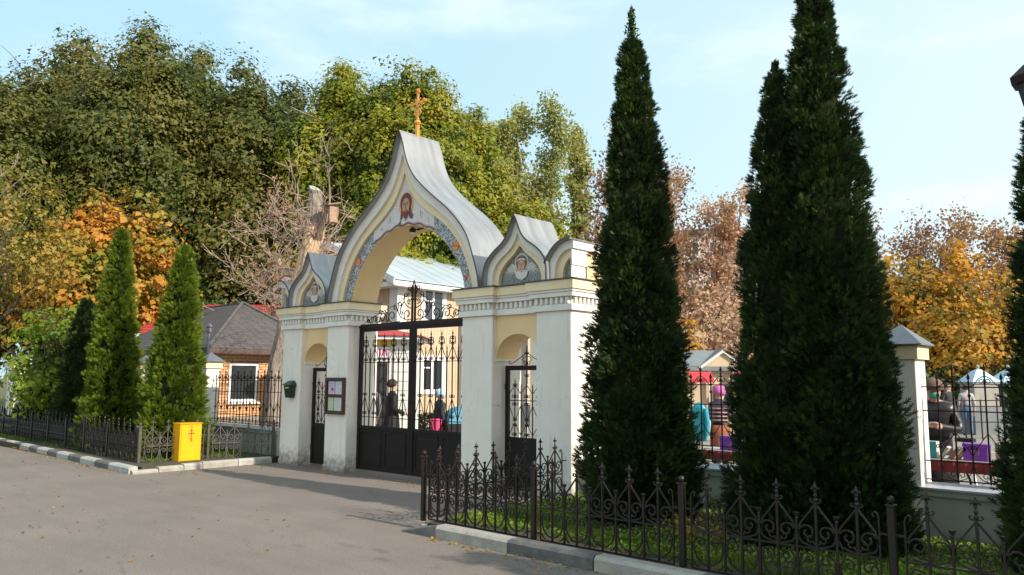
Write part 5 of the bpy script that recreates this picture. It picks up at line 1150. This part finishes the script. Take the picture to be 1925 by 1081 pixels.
b = MB(); b.tube([(-.12,-.05,.32),(-.02,-.08,.20)], .012); b.build('crank', M['greymetal'], BI)
def thuja(par_label, x, y, H, Rr, mat, clumps, sprays, seed, blade=.075, lean=(0,0), tops=((0,0,1),), group='columnar thujas', skew=0, zb=.09, leader=.35, width=.2, twist=0):
    rng = np.random.default_rng(seed)
    t = thing('thuja_tree', par_label, 'tree', (x, y, zb), 0, group)
    ph = rng.uniform(0, 6.28, 8)
    def prof(u):
        return Rr*np.clip((1-u), 0, 1)**.64*np.minimum(1, .84+u*1.6)*(1.0)
    def lump(th, z): return 1+.10*np.sin(3*th+ph[0]+z*1.3)+.07*np.sin(5*th+ph[1]-z*2.9)+.06*np.sin(z*5.1+ph[2]+2*th)+.04*np.sin(z*11+ph[3])
    th = rng.uniform(0, 2*PI, clumps); u = rng.uniform(0, 1, clumps)**1.32*.985
    z = u*H; sp = lean[0]*u, lean[1]*u
    r = prof(u)*lump(th, z)*rng.uniform(.76, 1.07, clumps)
    C = np.stack([np.cos(th)*r+sp[0], np.sin(th)*r+sp[1], z+.02], 1)
    out = np.stack([np.cos(th), np.sin(th), np.full(clumps, .55)], 1)
    cr_ = (.055+.075*(1-u))*rng.uniform(.55, 1.6, clumps)*(Rr/.75)**.5
    n = clumps*sprays; ci = np.repeat(np.arange(clumps), sprays)
    d = unit(rng.normal(size=(n,3))+out[ci]*.7)
    P = C[ci]+d*cr_[ci][:,None]*rng.uniform(.3, 1.15, n)[:,None]*np.array([1,1,1.25])
    # growth direction of each spray: outwards and up
    g = unit(out[ci]*1.0+d*.55+rng.normal(size=(n,3))*.30+np.array([0,0,.25]))
    nn = unit(np.cross(g, rng.normal(size=(n,3))))
    s = np.cross(nn, g)
    bl = blade*rng.uniform(.65, 1.35, n)*(1-.35*u[ci]); ctint = rng.uniform(0, 1, clumps)
    tint = np.clip(ctint[ci]*.6+rng.uniform(0, .4, n), 0, 1)
    Vs = []; Ts = []
    for (gc, sc, k, o) in ((1,0,1,0),(.72,.70,.58,.22),(.72,-.70,.58,.22),(.76,.62,.44,.50),(.76,-.62,.44,.50)):
        dv = unit(g*gc+s*sc); w = np.cross(nn, dv); b0 = P+g*(bl*o)[:,None]; l = (bl*k)[:,None]
        V = np.empty((n,3,3)); V[:,0] = b0-w*l*.15; V[:,1] = b0+w*l*.15; V[:,2] = b0+dv*l
        Vs.append(V); Ts.append(tint)
    V = np.concatenate(Vs); T = np.concatenate(Ts)
    me = npmesh('crown', V.reshape(-1,3), np.arange(len(V)*3).reshape(-1,3), mat, np.repeat(T, 3))
    link('crown', me, t)
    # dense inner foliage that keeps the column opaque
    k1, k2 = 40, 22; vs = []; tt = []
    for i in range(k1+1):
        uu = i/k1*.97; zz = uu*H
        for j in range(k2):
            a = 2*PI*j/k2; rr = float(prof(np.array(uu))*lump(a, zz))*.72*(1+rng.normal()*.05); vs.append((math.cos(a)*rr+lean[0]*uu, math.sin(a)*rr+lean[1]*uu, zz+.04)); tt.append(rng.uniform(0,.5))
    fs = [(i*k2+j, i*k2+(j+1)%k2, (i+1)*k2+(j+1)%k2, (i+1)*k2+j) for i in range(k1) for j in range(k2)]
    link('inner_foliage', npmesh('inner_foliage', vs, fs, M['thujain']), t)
    b = MB(); b.tube([(0,0,-.1),(lean[0]*.1,lean[1]*.1,.5),(lean[0]*.5,lean[1]*.5,H*.5),(lean[0],lean[1],H*.99)], [.07,.06,.035,.004], 6); b.build('trunk', M['bark'], t)
    if leader:
        m = 420; uu = rng.uniform(0, 1, m)**1.3; P = np.stack([rng.normal(size=m)*.055*(1.15-uu)+lean[0], rng.normal(size=m)*.055*(1.15-uu)+lean[1], H*.93+uu*leader], 1)
        g = unit(rng.normal(size=(m,3))*.35+np.array([0,0,1.])); o = leaves('leader_shoot', P, rng.normal(size=(m,3)), .09, rng.uniform(.3,1,m), mat, .25, g, rng); link('leader_shoot', o, t, kind='stuff')
    return t
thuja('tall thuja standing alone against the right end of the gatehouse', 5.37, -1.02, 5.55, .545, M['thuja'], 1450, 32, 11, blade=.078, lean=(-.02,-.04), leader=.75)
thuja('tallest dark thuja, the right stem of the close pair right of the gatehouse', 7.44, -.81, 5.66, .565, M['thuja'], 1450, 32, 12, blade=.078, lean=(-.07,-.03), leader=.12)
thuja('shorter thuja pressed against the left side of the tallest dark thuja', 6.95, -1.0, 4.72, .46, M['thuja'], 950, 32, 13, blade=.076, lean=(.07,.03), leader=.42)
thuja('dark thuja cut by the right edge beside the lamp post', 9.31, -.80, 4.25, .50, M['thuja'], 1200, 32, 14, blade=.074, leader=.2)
for i, (xx, hh, yy) in enumerate([(11.5,5.6,-1.2),(13.3,6.1,-1.1),(15.3,6.4,-1.6),(14.4,6.0,-2.6),(17.0,7.0,-2.2)]):
    thuja(['first','second','third','fourth','fifth'][i]+' thuja of the row that goes on beyond the right edge', xx, yy, hh, .85, M['thuja'], 300, 16, 30+i, blade=.22, leader=0, group='thujas beyond the right edge')
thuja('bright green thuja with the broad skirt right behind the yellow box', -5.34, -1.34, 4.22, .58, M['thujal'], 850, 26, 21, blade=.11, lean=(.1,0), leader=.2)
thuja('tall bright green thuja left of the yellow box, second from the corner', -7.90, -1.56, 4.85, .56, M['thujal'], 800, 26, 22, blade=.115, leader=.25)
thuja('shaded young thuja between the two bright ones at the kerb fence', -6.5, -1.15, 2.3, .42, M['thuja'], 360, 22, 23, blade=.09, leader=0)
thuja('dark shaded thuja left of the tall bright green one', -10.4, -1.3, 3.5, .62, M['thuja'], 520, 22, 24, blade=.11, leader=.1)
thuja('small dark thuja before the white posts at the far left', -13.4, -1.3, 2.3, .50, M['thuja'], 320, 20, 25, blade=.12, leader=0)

def crown_leaves(rng, lobes, nclump, per, size, csize, flat=.7, shell=(.62,1.05), droop=0, face=None):
    """leaves gathered in clumps over ellipsoidal lobes (cx,cy,cz,rx,ry,rz)"""
    L_ = np.array(lobes, float); area = (L_[:,3]*L_[:,5]+L_[:,4]*L_[:,5])**1.0; pr = area/area.sum()
    li = rng.choice(len(L_), nclump, p=pr); d = unit(rng.normal(size=(nclump,3))+np.array([0,0,.12]))
    if face is not None:   # far crowns: leave out the side turned away for good
        bad = d@face < -.30; d[bad] = d[bad]-2*(d[bad]@face)[:,None]*face
    c = L_[li,:3]+d*L_[li,3:6]*rng.uniform(shell[0], shell[1], nclump)[:,None]
    n = nclump*per; ci = np.repeat(np.arange(nclump), per)
    cs = csize*rng.uniform(.6, 1.5, nclump)
    off_ = np.clip(rng.normal(size=(n,3)), -1.7, 1.7)*np.array([1,1,flat])*.55
    P = c[ci]+off_*cs[ci][:,None]
    if droop: P[:,2] -= np.abs(rng.normal(size=n))*droop
    Nn = d[ci]*.75+unit(off_)*.85+rng.normal(size=(n,3))*.36+np.array([0,0,.35])
    ct = rng.uniform(0,1,nclump); tint = np.clip(ct[ci]*.72+rng.uniform(0,.28,n), 0, 1)
    return P, Nn, size*np.clip(rng.lognormal(-.08,.38,n), .4, 2.1), tint
def branches(b, rng, p, d, L_, r, depth, ends, n=4, spread=.55, up=.25, kids=3, minr=.006, wob=.12):
    pts = [Vector(p)]; dd = Vector(d).normalized(); seg = 4
    for i in range(seg):
        dd = (dd+Vector(rng.normal(size=3))*wob+Vector((0,0,up*.15))).normalized(); pts.append(pts[-1]+dd*(L_/seg))
    rr = [max(minr, r*(1-.55*i/seg)) for i in range(seg+1)]
    b.tube(pts, rr, n, cap=False)
    if depth == 0: ends += [pts[-1], pts[-2], pts[2]]; return
    for k in range(kids):
        q = pts[1+int(rng.integers(0, seg-1))+(1 if k == 0 else 0)] if k else pts[-1]
        nd = (dd*(1.0 if k == 0 else .6)+Vector(rng.normal(size=3))*spread+Vector((0,0,up))).normalized()
        branches(b, rng, q, nd, L_*(.78 if k == 0 else .66)*rng.uniform(.8,1.15), rr[-1]*(.95 if k == 0 else .7), depth-1, ends, 3, spread, up, kids, minr, wob)
def broad(label, x, y, H, Rr, mat, nclump, per, size, csize, seed, z0=.18, peaks=0, squash=1, name='deciduous_tree', group=None, bark='bark', zb=0, ry=None, shell=(.62,1.05), droop=0, flat=.7, core=0):
    rng = np.random.default_rng(seed); t = thing(name, label, 'tree', (x,y,zb), 0, group)
    zc0 = H*z0; lobes = []; hh = H-zc0
    lobes.append((0,0,zc0+hh*.45,Rr*.86,(ry or Rr)*.86,hh*.46))
    for i in range(7):
        a = rng.uniform(0,2*PI); f = rng.uniform(.25,.9); lobes.append((math.cos(a)*Rr*.42,math.sin(a)*Rr*.42,zc0+hh*f*.8,Rr*.55*(1.15-f*.4),Rr*.55*(1.15-f*.4),hh*.17))
    for i in range(peaks):
        a = rng.uniform(0,2*PI); q = rng.uniform(0,.62); hq = hh*(.99-.32*q)
        lobes.append((math.cos(a)*Rr*q,math.sin(a)*Rr*q,zc0+hq-Rr*.38,Rr*.17,Rr*.17,Rr*.42))
    fc = unit(np.array([[10.2-x, -8.5-y, 0.]]))[0] if y > 3 or x < -20 else None
    P, Nn, s, ti = crown_leaves(rng, lobes, nclump, per, size, csize, flat, shell, droop, fc)
    k = P[:,2] > .3; P, Nn, s, ti = P[k], Nn[k], s[k], ti[k]
    link('crown', leaves('crown', P, Nn, s, ti, mat, .78, None, rng, tri=core > 0), t)
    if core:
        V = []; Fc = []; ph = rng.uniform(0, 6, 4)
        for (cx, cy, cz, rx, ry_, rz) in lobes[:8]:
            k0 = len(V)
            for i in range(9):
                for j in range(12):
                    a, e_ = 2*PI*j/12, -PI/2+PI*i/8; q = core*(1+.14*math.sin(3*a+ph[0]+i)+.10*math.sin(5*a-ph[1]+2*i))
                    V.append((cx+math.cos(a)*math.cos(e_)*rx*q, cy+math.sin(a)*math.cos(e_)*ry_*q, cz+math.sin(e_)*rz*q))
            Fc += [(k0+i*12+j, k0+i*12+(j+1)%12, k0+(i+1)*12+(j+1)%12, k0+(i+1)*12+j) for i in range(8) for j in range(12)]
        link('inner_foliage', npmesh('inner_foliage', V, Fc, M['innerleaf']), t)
    b = MB(); ends = []
    b.tube([(0,0,-.3),(.05,0,H*.25),(.0,.1,H*.55),(0,0,H*.85)], [H*.022,H*.018,H*.011,H*.003], 7); b.build('trunk', M[bark], t)
    b = MB()
    for i in range(7):
        a = rng.uniform(0,2*PI); branches(b, rng, (0,0,H*rng.uniform(.25,.6)), (math.cos(a),math.sin(a),.9), Rr*.62, H*.007, 2, ends, 4, .5, .2, 3, .012)
    b.build('limb', M[bark], t, kind='stuff')
    return t
def bare(label, x, y, H, Rr, leafm, nleaf, size, seed, twig='twig', name='autumn_tree', group=None, depth=4, kids=3, stems=1, z0=.3, spread=.42, up=.35, minr=.012, rad=.011, lobe=False):
    rng = np.random.default_rng(seed); t = thing(name, label, 'tree', (x,y,0), 0, group); ends = []
    b = MB(); lb = MB()
    for s in range(stems):
        a = rng.uniform(0,6.28); ox, oy = (math.cos(a)*.3, math.sin(a)*.3) if stems > 1 else (0,0)
        top = Vector((ox*4+rng.normal()*.3, oy*4+rng.normal()*.3, H*.80))
        tp = [Vector((ox,oy,-.2)), Vector((ox*1.5,oy*1.5,H*.3)), Vector((ox*2.5,oy*2.5,H*.55)), top]
        b.tube(tp, [H*rad,H*rad*.8,H*rad*.5,H*rad*.15], 6)
        for i in range(15):
            f = z0+(.97-z0)*i/14; k = min(2, int(f*3.2)); q = tp[0].lerp(top, f); a = rng.uniform(0,6.28)
            branches(lb, rng, q, (math.cos(a),math.sin(a),.9), Rr*(1.15-f*.75)*.55, H*rad*.35*(1.1-f), depth-2, ends, 4, spread, up, kids, minr)
    b.build('trunk', M['bark'] if twig != 'birch' else M['birch'], t); lb.build('limb', M['twig' if twig == 'birch' else twig], t, kind='stuff')
    if nleaf:
        E_ = np.array([tuple(e) for e in ends]); k = rng.integers(0, len(E_), nleaf); P = E_[k]+rng.normal(size=(nleaf,3))*Rr*.085
        ctv = rng.uniform(0,1,len(E_))
        link('crown', leaves('crown', P, rng.normal(size=(nleaf,3))+np.array([0,0,.4]), size*rng.uniform(.6,1.4,nleaf), np.clip(ctv[k]*.5+rng.uniform(0,.5,nleaf),0,1), leafm, .65, None, rng), t)
    return t
B = broad
B('broad dark linden with a jagged top at the far left of the big trees', -33.9, 5.9, 20.2, 5.2, M['linden'], 748, 87, .165, .85, 41, .1, 7, shell=(.74,1.06), core=.80)
B('highest dark linden of the big trees, left of centre', -28.2, 7.1, 19.4, 4.6, M['linden'], 772, 87, .165, .80, 42, .1, 8, shell=(.74,1.06), core=.80)
B('spire topped dark linden behind the highest one', -31.3, 11.0, 20.3, 3.9, M['linden'], 579, 87, .165, .75, 43, .1, 6, shell=(.74,1.06), core=.80)
B('dark linden above the bare dead tree', -25.7, 10.6, 17.9, 3.9, M['linden'], 627, 87, .165, .70, 44, .1, 6, shell=(.74,1.06), core=.80)
B('rust tinged linden sloping down towards the yellow green one', -27.4, 14.6, 18.4, 3.8, M['linden'], 579, 87, .165, .72, 45, .1, 5, shell=(.74,1.06), core=.80)
B('dark linden at the left edge behind the orange maple', -29.3, 1.0, 15.8, 3.6, M['linden'], 555, 87, .165, .75, 46, .08, 4, shell=(.74,1.06), core=.80)
B('round yellow green linden left of the gold cross', -20.9, 13.6, 17.4, 3.7, M['lindeng'], 748, 87, .15, .62, 47, .1, 5, shell=(.74,1.06), core=.80)
B('broad yellow green linden right behind the gold cross', -17.2, 14.6, 17.4, 3.9, M['lindeng'], 820, 87, .15, .62, 48, .1, 5, shell=(.74,1.06), core=.80)
B('yellow green linden right of the gold cross sloping to the birches', -17.6, 18.9, 15.9, 3.2, M['lindeng'], 579, 87, .15, .62, 49, .1, 4, shell=(.74,1.06), core=.80)
B('low yellow green tree between the big arch and the small gable', -14.6, 19.2, 11.3, 3.0, M['lindeng'], 555, 87, .15, .6, 50, .1, 3, shell=(.74,1.06), core=.80)
B('dark green tree above the brick house roof', -27.0, 11.4, 11.6, 4.9, M['darkleaf'], 560, 57, .19, .62, 51, .05, 3, core=.74)
B('dark green tree behind the leaning stripped trunk', -23.8, 14.9, 10.8, 3.9, M['darkleaf'], 420, 54, .19, .6, 52, .05, 2, core=.74)
B('dark green tree behind the orange maple', -31.3, 7.0, 11.5, 4.4, M['darkleaf'], 420, 54, .19, .65, 53, .05, 2, core=.74)
BG = 'slender birches with pale yellow green leaves'
bare('left and thinnest of the pale birches beyond the gate', -22.9, 26.8, 21.3, 3.2, M['birchl'], 9000, .22, 61, 'birch', 'birch_tree', BG, 4)
bare('tallest of the pale birches beyond the gate', -20.9, 28.5, 22.8, 3.8, M['birchl'], 16000, .22, 62, 'birch', 'birch_tree', BG, 4, stems=2)
bare('right hand birch of the pale group, leaning towards the bare tree', -20.5, 31.4, 21.8, 2.6, M['birchl'], 7000, .24, 63, 'birch', 'birch_tree', BG, 4)
B('peach tinted tree at the foot of the birches', -18.9, 24.5, 13.6, 2.8, M['olive'], 300, 26, .24, .6, 64, .15, 3)
bare('thin brown tree with few leaves left of the lone tall thuja', -13.2, 24.4, 16.4, 3.9, M['rust'], 8500, .19, 65, stems=2)
bare('thin brown tree standing behind the end of the gatehouse', -10.9, 25.8, 14.2, 3.2, M['rust'], 6500, .19, 66, stems=2)
bare('bare topped reddish tree right of the lone tall thuja', -12.8, 31.8, 16.8, 3.8, M['rust'], 4400, .19, 67, stems=2)
bare('pink leaved tree between the lone thuja and the thuja pair', -10.3, 32.7, 14.2, 3.6, M['russet'], 6800, .20, 68, stems=2)
bare('pale russet tree half hidden by the thuja pair', -8.0, 35.5, 14.2, 3.6, M['russet'], 4500, .20, 69, stems=2)
B('low russet bushes of leaves above the kiosk roof', -8.6, 27.0, 7.2, 3.4, M['russet'], 190, 24, .19, .6, 70, .02, 0)
B('small tree with a patch of yellow leaves left of the kiosk gable', -7.6, 22.2, 5.0, 1.3, M['yellow'], 60, 22, .17, .4, 71, .2, 0)
B('low russet tree right behind the kiosk roof', -5.7, 26.2, 6.0, 2.4, M['russet'], 130, 24, .18, .55, 72, .02, 0)
bare('bare crowned tree just right of the thuja pair', -2.8, 34.0, 11.9, 3.0, M['rust'], 3500, .2, 73, stems=2)
bare('rounded bare brown tree standing above the golden maples', -2.1, 42.8, 12.6, 4.4, M['rust'], 6000, .20, 74, stems=2)
bare('bare brown tree next to the right edge', 1.4, 40.2, 11.2, 3.8, M['rust'], 5200, .22, 75, stems=2)
bare('leafless tree between the two far right crowns', -.6, 38.2, 10.6, 3.0, M['rust'], 2600, .2, 76)
B('orange maple right of the thuja pair above the grey capped post', -.3, 27.6, 7.6, 3.2, M['yellow'], 330, 26, .18, .5, 77, .16, 2, shell=(.4,1.1))
B('golden maple at the centre of the far right trees', 2.3, 26.8, 7.3, 3.2, M['yellow'], 330, 26, .18, .5, 78, .16, 2, shell=(.4,1.1))
B('golden brown maple at the right edge', 4.6, 30.4, 8.2, 3.3, M['orange'], 320, 24, .18, .5, 79, .16, 2, shell=(.4,1.1))
B('low golden maple overhanging the little tomb roofs', 3.0, 24.0, 4.9, 2.0, M['yellow'], 240, 30, .16, .42, 80, .22, 0)
B('dark green bushy tree below the golden maples', .8, 24.4, 3.7, 2.4, M['darkleaf'], 240, 48, .19, .42, 81, .0, 0, core=.74)
B('dark green bushy tree behind the little tomb roofs', 5.2, 27.6, 4.3, 2.8, M['darkleaf'], 260, 48, .19, .45, 82, .0, 0, core=.74)
B('maple with orange upper leaves behind the left bright thujas', -24.9, 4.6, 10.8, 3.9, M['orange'], 520, 36, .21, .55, 83, .10, 2, shell=(.5,1.05))
B('small orange maple over the red metal roof', -27.2, 8.1, 8.6, 2.1, M['orange'], 200, 30, .22, .5, 84, .2, 0, shell=(.5,1.05))
B('olive yellow tree at the left edge of the view', -17.6, -1.5, 8.2, 2.5, M['olive'], 200, 24, .11, .34, 85, .3, 2, shell=(.4,1.15))
B('lime green low tree drooping over the left end of the kerb fence', -12.3, -1.2, 4.1, 1.35, M['lime'], 240, 26, .12, .30, 86, .12, 0, shell=(.5,1.1), droop=.15)
bare('nearly bare tree with grey twigs at the left edge', -18.8, -1.6, 10.8, 2.4, M['olive'], 600, .12, 87, 'barkgrey', depth=4, minr=.009)
bare('dead tree with a tangle of bare pale twigs behind the stripped trunk', -11.9, 5.3, 8.3, 2.9, M['rust'], 1300, .11, 88, 'twigp', 'dead_tree', depth=5, kids=3, stems=2, spread=.6, up=.15, minr=.010)
for i, (xx, yy, hh, ww_, l) in enumerate([(1.9,22.6,2.9,1.7,'added dark shrub mass standing in for shade behind the woman in black'),(3.5,23.2,2.6,1.5,'added dark shrub standing in for shade left of the tomb canopies'),(5.9,23.6,3.0,1.9,'added dark shrub standing in for shade behind the tomb canopies'),(-.2,21.8,2.6,1.6,'added dark shrub standing in for shade left of the golden maples')]): B(l, xx, yy, hh, ww_, M['darkleaf'], 150, 26, .13, .36, 180+i, .0, 0)  # shrubs added to darken the zone where the trees' shade lies
# the leaning stripped trunk
st = thing('stripped_trunk', 'leaning dead trunk with peeling pale bark and a sawn top beside the left gatehouse end', 'tree trunk', (-5.92,1.2,0))
P_ = [(0,0,-.1),(-.02,0,.6),(.02,0,1.8),(.38,0,2.7),(.75,0,3.47),(1.07,0,3.93),(1.29,0,4.45),(1.43,0,4.98),(1.47,0,5.40),(1.40,0,5.80)]
def wood(b, pts, rad, n=26, seed=5, amp=.09):
    rng = np.random.default_rng(seed); pts = [Vector(p) for p in catmull(pts, len(pts)*4)]; m = len(pts); vs = []
    rs = [rad[min(int(i/(m-1)*(len(rad)-1)), len(rad)-2)]*(1-((i/(m-1)*(len(rad)-1))%1))+rad[min(int(i/(m-1)*(len(rad)-1))+1, len(rad)-1)]*((i/(m-1)*(len(rad)-1))%1) for i in range(m)]
    for i, p in enumerate(pts):
        for j in range(n): a = 2*PI*j/n; r_ = rs[i]*(1+amp*math.sin(3*a+i*.35)+amp*.55*math.sin(11*a-i*.12)+rng.normal()*amp*.35); vs.append((p.x+math.cos(a)*r_, p.y+math.sin(a)*r_, p.z))
    fs = [(i*n+j, i*n+(j+1)%n, (i+1)*n+(j+1)%n, (i+1)*n+j) for i in range(m-1) for j in range(n)]+[tuple(range((m-1)*n, m*n))]
    return b.add(vs, fs)
wood(MB(), P_[:5], [.23,.17,.165,.19,.215]).build('lower_trunk', M['barkgrey'], st)
wood(MB(), P_[4:8], [.215,.225,.24,.215], seed=6, amp=.07).build('trunk', M['barkpale'], st)
wood(MB(), P_[7:], [.215,.17,.135], seed=7, amp=.07).build('upper_trunk', M['barkgrey'], st)
b = MB(); b.add([(1.40+.13*math.cos(2*PI*i/14), .13*math.sin(2*PI*i/14), 5.87-.09*math.cos(2*PI*i/14)) for i in range(14)]+[(1.40+.13*math.cos(2*PI*i/14), .13*math.sin(2*PI*i/14), 5.76) for i in range(14)], [tuple(range(14))]+[(i,(i+1)%14,(i+1)%14+14,i+14) for i in range(14)]); b.build('sawn_top', pmat('sawn_wood', (.42,.46,.40), (.30,.30,.25), 9, .9), st)
rng = np.random.default_rng(9); b = MB(); en = []
for i in range(16):
    q = catmull(P_, 40)[rng.integers(22, 39)]; a = rng.uniform(0, 6.28)
    branches(b, rng, (q.x, q.y, q.z), (math.cos(a)*1.2, math.sin(a)*.8, .3), rng.uniform(.6,1.2), .028, 3, en, 4, .75, .12, 3, .006, .22)
b.build('limb', M['twigp'], st, kind='stuff')
wood(MB(), [(.62,-.1,3.95),(.50,-.25,4.2),(.42,-.3,4.45)], [.13,.11,.09], 8).build('stump_branch', M['barkpale'], st)
# grass in the two plots
def grass(name, x0, x1, y0, y1, n, seed, z, hmax=.07, broadl=.5):
    rng = np.random.default_rng(seed); x = rng.uniform(x0,x1,n); y = rng.uniform(y0,y1,n)
    patch = np.sin(x*3.1+1)+np.sin(y*4.3+x*1.7)+np.sin(x*7.7-y*5.1)*.6+rng.normal(size=n)*.6; k = patch > -1.0; x, y = x[k], y[k]; n = len(x)
    h = hmax*rng.uniform(.4,1.3,n); d = unit(rng.normal(size=(n,3))*np.array([.6,.6,0])+np.array([0,0,1.]))
    P = np.stack([x,y,np.full(n,z)],1)+d*h[:,None]*.5
    b1 = leaves(name, P, rng.normal(size=(n,3))*np.array([1,1,.2]), h, rng.uniform(0,1,n), M['grass'], .12, d, rng)
    o = link(name, b1, None); o['kind'] = 'stuff'; o['label'] = 'short lawn grass'; return o
g1 = grass('lawn_grass', 3.72, 9.8, -2.40, .1, 60000, 91, .105); g1['label'] = 'green grass in the plot behind the right-hand low fence'
g2 = grass('lawn_grass', -15, -4.5, -2.15, .1, 40000, 92, .10, .08); g2['label'] = 'green grass in the plot behind the left-hand low fence'
rng = np.random.default_rng(93); n = 16000; x = rng.uniform(3.75,9.8,n); y = rng.uniform(-2.33,.05,n); k = (np.sin(x*2.3)+np.sin(y*3.7+x)+rng.normal(size=n)*.5) > -.5; x, y = x[k], y[k]; n = len(x)
o = link('clover_leaves', leaves('clover_leaves', np.stack([x,y,.11+rng.uniform(0,.07,n)],1), rng.normal(size=(n,3))*.45+np.array([0,-.2,1.]), rng.uniform(.02,.05,n), rng.uniform(.3,1,n), M['grass'], .8, None, rng)); o['kind'] = 'stuff'; o['label'] = 'small round weed leaves growing among the grass'
n = 900; rng = np.random.default_rng(94)
x = np.concatenate([rng.uniform(-12,3.3,180), rng.uniform(3.9,10,160), rng.uniform(-11,-3.9,160), rng.uniform(3.8,10,240), rng.uniform(-3.7,-2.9,60), rng.uniform(-2,3.4,100)])
y = np.concatenate([rng.uniform(-6,-2.8,180), -2.80-np.abs(rng.normal(size=160))*.10, np.zeros(160), rng.uniform(-2.4,-.2,240), rng.uniform(-2.4,-.1,60), -.06-np.abs(rng.normal(size=100))*.2])
y[340:500] = -2.76+.30*(-3.87-x[340:500])/8.4-np.abs(rng.normal(size=160))*.09
z = np.full(n, .012); z[500:740] = .15
o = link('fallen_leaves', leaves('fallen_leaves', np.stack([x,y,z],1), rng.normal(size=(n,3))*.25+np.array([0,0,1.]), rng.uniform(.025,.05,n), rng.uniform(0,1,n), M['yellow'], .8, None, rng)); o['kind'] = 'stuff'; o['label'] = 'a few fallen yellow leaves'
# low shrubs
def shrub(label, x, y, H, Rr, mat, n, size, seed, zb=.1, group=None):
    rng = np.random.default_rng(seed); t = thing('shrub', label, 'shrub', (x,y,zb), 0, group)
    P, Nn, s, ti = crown_leaves(rng, [(0,0,H*.5,Rr,Rr,H*.5)], n, 20, size, size*2, .8)
    k = P[:,2] > .01; link('foliage', leaves('foliage', P[k], Nn[k], s[k], ti[k], mat, .6, None, rng), t)
    b = MB(); en = []
    for i in range(5): branches(b, rng, (0,0,0), (rng.normal()*.5, rng.normal()*.5, 1), H*.5, .012, 1, en, 4, .4, .3, 3, .004)
    b.build('stem', M['bark'], t); return t
shrub('sparse green shrub between the lone tall thuja and the thuja pair', 6.15, -.5, .38, .25, M['lime'], 40, .035, 101)
shrub('yellow tinged low shrub at the wall left of the thuja pair', 6.35, -1.6, .26, .3, M['olive'], 50, .035, 102)
shrub('low clipped green hedge in the courtyard seen through the gate', -9.0, 8.6, .55, 1.4, M['darkleaf'], 160, .07, 103, 0)
